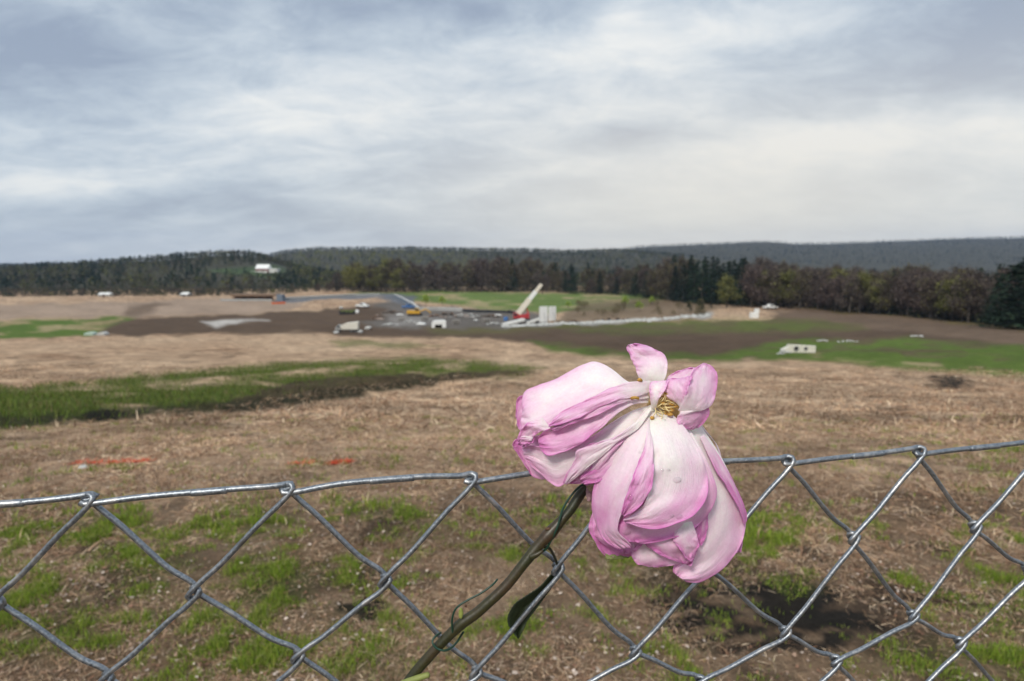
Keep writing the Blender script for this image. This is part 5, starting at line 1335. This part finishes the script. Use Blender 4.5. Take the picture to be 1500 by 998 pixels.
# the green sides of the ditch
n = 250000; x, y = scatter(n, 8, 34, .98, 1.0); px, py, qx, qy = where(x, y)
q_, al = ditch_q(x, y)
pr = sstep(-4, 8, sdist(qx, qy, DGREEN)) * np.clip((fbm(x * .6, y * .6, 71, 4) - .20) * 3.4, 0, 1) * (1 - .85 * sstep(0, 4, sdist(qx, qy, FIELDS[-1][0]))) * (1 - .8 * sstep(-2, 8, sdist(qx, qy, LIPSHADE)))
keep = RNG.random(n) < pr
x, y = x[keep], y[keep]; k = len(x)
c = np.array([(.12, .19, .022), (.15, .22, .03), (.08, .12, .02), (.20, .23, .05), (.20, .16, .07)])[RNG.integers(0, 5, k)] * RNG.uniform(.6, 1.2, (k, 1))
sets.append(blades(x, y, RNG.uniform(.06, .24, k), RNG.uniform(.004, .010, k), np.abs(RNG.normal(.5, .35, k)), c, GRASSM, 'g'))
stuff('grass', sets, GRASSM)
# dry stalks and clods on the dark earth of the ditch lip
n = 7000; x, y = scatter(n, 9, 26, .9, 1.0); px, py, qx, qy = where(x, y)
kk = (sdist(qx, qy, FIELDS[-1][0]) > -3) & (RNG.random(n) < .8); x, y = x[kk], y[kk]
k = len(x); c = np.array([(.05, .035, .025), (.12, .085, .055), (.03, .024, .018), (.17, .13, .09)])[RNG.integers(0, 4, k)]
stuff('ditch_weeds', [blades(x, y, RNG.uniform(.05, .3, k), RNG.uniform(.006, .02, k), np.abs(RNG.normal(.7, .4, k)), c, STRAWM, 'w')], STRAWM)

# orange marking paint sprayed on the straw
ORM = pmat('orange_marking_paint', (.62, .085, .03), .7, 0, .25, 30)
def paint(px0, px1, py0, py1, n, label, seed):
    rr = random.Random(seed); a, b = gp(px0, py0), gp(px1, py1); o = empty('paint_mark', (a + b) / 2); tag(o, label, 'paint mark', 'orange paint marks on the straw')
    N = n; t = np.array([rr.random() for _ in range(N)]); g = vnoise(t * 9, t * 0, seed)
    k = g > .12; t = t[k]; N = len(t)
    P = a[None] * (1 - t[:, None]) + b[None] * t[:, None]
    x = P[:, 0] + RNG.normal(0, .01, N); y = P[:, 1] + RNG.normal(0, .022, N)
    V, Fq, c = blades(x, y, RNG.uniform(.03, .10, N), RNG.uniform(.002, .005, N), R(90) - np.abs(RNG.normal(0, .25, N)), np.zeros((N, 3)), ORM, 'p', flat=True, lift=-.012)
    np_mesh('sprayed_straw', V - np.array(o.location), Fq, ORM, o)
paint(108, 222, 681, 677, 260, 'longer orange paint mark on the straw, left', 3)
paint(484, 513, 680, 679, 130, 'short orange paint mark on the straw, bright', 5)
paint(424, 460, 681, 680, 60, 'faint broken orange paint mark left of the short bright one', 8)
tag(MB().rock((0, 0, .015), .045, .6, 4).build('stone', M['stone']), 'small white stone below the longer orange mark', 'stone').location = gp(122, 687)

# ================================================================== sky, sun, haze, camera
SUN_EL, SUN_AZ = R(42), R(206)          # azimuth clockwise from straight ahead: behind the viewer's left shoulder
w = bpy.data.worlds.new('World'); scene.world = w; w.use_nodes = True
t = w.node_tree; n_ = t.nodes; bg = n_['Background']; bg.inputs['Strength'].default_value = .1
def N(ty, **kw):
    q = n_.new(ty)
    for k, v in kw.items(): setattr(q, k, v)
    return q
def lk(a, b): t.links.new(a, b)
def mth(op, a, b=None, c=None, clamp=False):
    q = N('ShaderNodeMath', operation=op, use_clamp=clamp)
    for k, v in enumerate((a, b, c)):
        if v is None: continue
        if hasattr(v, 'is_linked'): lk(v, q.inputs[k])
        else: q.inputs[k].default_value = v
    return q.outputs[0]
def vm(op, a, b):
    q = N('ShaderNodeVectorMath', operation=op)
    for k, v in enumerate((a, b)):
        if hasattr(v, 'is_linked'): lk(v, q.inputs[k])
        else: q.inputs[k].default_value = v
    return q
def mixc(f, a, b):
    q = N('ShaderNodeMix', data_type='RGBA')
    for s_, v in ((q.inputs[0], f), (q.inputs[6], a), (q.inputs[7], b)):
        if hasattr(v, 'is_linked'): lk(v, s_)
        else: s_.default_value = v if not isinstance(v, tuple) else (*v, 1)
    return q.outputs[2]
sky = N('ShaderNodeTexSky', sky_type='NISHITA', sun_disc=False); sky.sun_elevation = SUN_EL; sky.sun_rotation = SUN_AZ
tc = N('ShaderNodeTexCoord'); nv = vm('NORMALIZE', tc.outputs['Generated'], (0, 0, 0)).outputs[0]
sx = N('ShaderNodeSeparateXYZ'); lk(nv, sx.inputs[0])
zc = mth('MAXIMUM', sx.outputs[2], 0.0)
den = mth('ADD', zc, .24)
cu, cv = mth('DIVIDE', sx.outputs[0], den), mth('DIVIDE', sx.outputs[1], den)
cx = N('ShaderNodeCombineXYZ'); lk(cu, cx.inputs[0]); lk(cv, cx.inputs[1])
def nz(scale, det, rough, dist=0.0, off=(0, 0, 0), sc=(1, 1, 1)):
    m_ = N('ShaderNodeMapping'); m_.inputs['Location'].default_value = off; m_.inputs['Scale'].default_value = sc; lk(cx.outputs[0], m_.inputs[0])
    q = N('ShaderNodeTexNoise'); q.inputs['Scale'].default_value = scale; q.inputs['Detail'].default_value = det; q.inputs['Roughness'].default_value = rough; q.inputs['Distortion'].default_value = dist
    lk(m_.outputs[0], q.inputs['Vector']); return q.outputs['Fac']
na = nz(1.5, 9, .60, .3, (3.1, 1.7, 0), (.75, 1, 1)); nb = nz(4.6, 9, .66, .4, (7, 2, 1), (.7, 1, 1)); nc_ = nz(.6, 4, .5, .2, (1, 9, 2))
den_ = mth('ADD', mth('MULTIPLY', na, .44), mth('ADD', mth('MULTIPLY', nb, .48), mth('MULTIPLY', nc_, .08)))
# broad masses of cloud: direction (picture px), reach, weight (+ bright break, - dark mass)
def sd_(px, py): v = ray(px, py); return v / np.linalg.norm(v)
wob = N('ShaderNodeTexNoise'); wob.inputs['Scale'].default_value = 3.2; wob.inputs['Detail'].default_value = 5; lk(nv, wob.inputs['Vector'])
wv = vm('SUBTRACT', wob.outputs['Color'], (.5, .5, .5)).outputs[0]; wv = vm('MULTIPLY', wv, (.30, .0, .17)).outputs[0]
dirw = vm('ADD', nv, wv).outputs[0]
acc = den_
for px, py, rx, ry, wt in CLOUDS:
    c_ = sd_(px, py)
    df = vm('SUBTRACT', dirw, tuple(c_)).outputs[0]; df = vm('MULTIPLY', df, (F / rx * .93, 1.0, F / ry * 1.0)).outputs[0]
    ln = N('ShaderNodeVectorMath', operation='LENGTH'); lk(df, ln.inputs[0])
    g = mth('EXPONENT', mth('MULTIPLY', mth('MULTIPLY', ln.outputs['Value'], ln.outputs['Value']), -1.0))
    acc = mth('MULTIPLY_ADD', g, wt, acc)
rmp = N('ShaderNodeValToRGB'); lk(acc, rmp.inputs['Fac'])
e = rmp.color_ramp.elements
STOPS = [(.30, (.188, .226, .288)), (.40, (.248, .292, .348)), (.49, (.325, .368, .412)), (.58, (.42, .449, .470)), (.68, (.525, .53, .518))]
while len(e) < len(STOPS): e.new(.5)
for q, (p, c) in zip(e, STOPS): q.position = p; q.color = (*c, 1)
cloud = rmp.outputs[0]
# warm light low on the horizon right of the middle
c_ = sd_(1050, 300); df = vm('SUBTRACT', nv, tuple(c_)).outputs[0]; df = vm('MULTIPLY', df, (1.7, 0.3, 6.0)).outputs[0]
ln = N('ShaderNodeVectorMath', operation='LENGTH'); lk(df, ln.inputs[0])
wg = mth('EXPONENT', mth('MULTIPLY', mth('MULTIPLY', ln.outputs['Value'], ln.outputs['Value']), -1.0))
# haze band at the horizon
hb = mth('EXPONENT', mth('MULTIPLY', zc, -16.0))
cloud = mixc(mth('MULTIPLY', hb, .55), cloud, (.365, .39, .42))
cloud = mixc(mth('MULTIPLY', wg, .72), cloud, (.52, .475, .40))
# brighter overhead, as an overcast sky is
up_ = mth('MULTIPLY_ADD', mth('SMOOTHSTEP' if False else 'MULTIPLY', mth('MAXIMUM', mth('SUBTRACT', zc, .42), 0.0), 1.0), ZEN, 1.0)
sc_ = N('ShaderNodeVectorMath', operation='SCALE'); lk(cloud, sc_.inputs[0]); lk(mth('MULTIPLY', up_, 10.0), sc_.inputs['Scale'])
fin = mixc(.93, sky.outputs[0], sc_.outputs[0])
lk(fin, bg.inputs['Color'])

sl = bpy.data.lights.new('sun', 'SUN'); sl.energy = SUN_E; sl.angle = R(12); sl.color = (1, .94, .84)
so = link(bpy.data.objects.new('sun', sl)); so.location = (0, -5, 30)
sdv = Vector((math.sin(SUN_AZ) * math.cos(SUN_EL), math.cos(SUN_AZ) * math.cos(SUN_EL), math.sin(SUN_EL)))
so.rotation_mode = 'QUATERNION'; so.rotation_quaternion = sdv.to_track_quat('Z', 'Y')

if HAZE > 0:
    hz = MB().box(0, 2350, 80, 26000, 4900, 280).build('haze', bpy.data.materials.new('haze_air'))
    tag(hz, kind='stuff')
    hm = hz.data.materials[0]; hm.use_nodes = True; hn = hm.node_tree.nodes; hn.remove(hn['Principled BSDF'])
    pv = hn.new('ShaderNodeVolumePrincipled'); pv.inputs['Density'].default_value = HAZE; pv.inputs['Color'].default_value = (.50, .66, .95, 1); pv.inputs['Anisotropy'].default_value = .1
    hm.node_tree.links.new(pv.outputs[0], hn['Material Output'].inputs['Volume'])

cam = bpy.data.cameras.new('camera'); cam.sensor_width = 36.0; cam.lens = F / 1500 * 36.0; cam.clip_start = .01; cam.clip_end = 20000
cam.dof.use_dof = True; cam.dof.focus_distance = .232; cam.dof.aperture_fstop = FSTOP
co = link(bpy.data.objects.new('camera', cam)); co.location = CAM; co.rotation_euler = (R(90) - PITCH, 0, 0)
scene.camera = co
scene.view_settings.view_transform = 'Standard'; scene.view_settings.look = 'None'; scene.view_settings.exposure = EXPO; scene.view_settings.gamma = 1
scene.cycles.use_denoising = True
scene.cycles.max_bounces = 6; scene.cycles.transparent_max_bounces = 8; scene.cycles.volume_bounces = 0
scene.cycles.caustics_reflective = False; scene.cycles.caustics_refractive = False
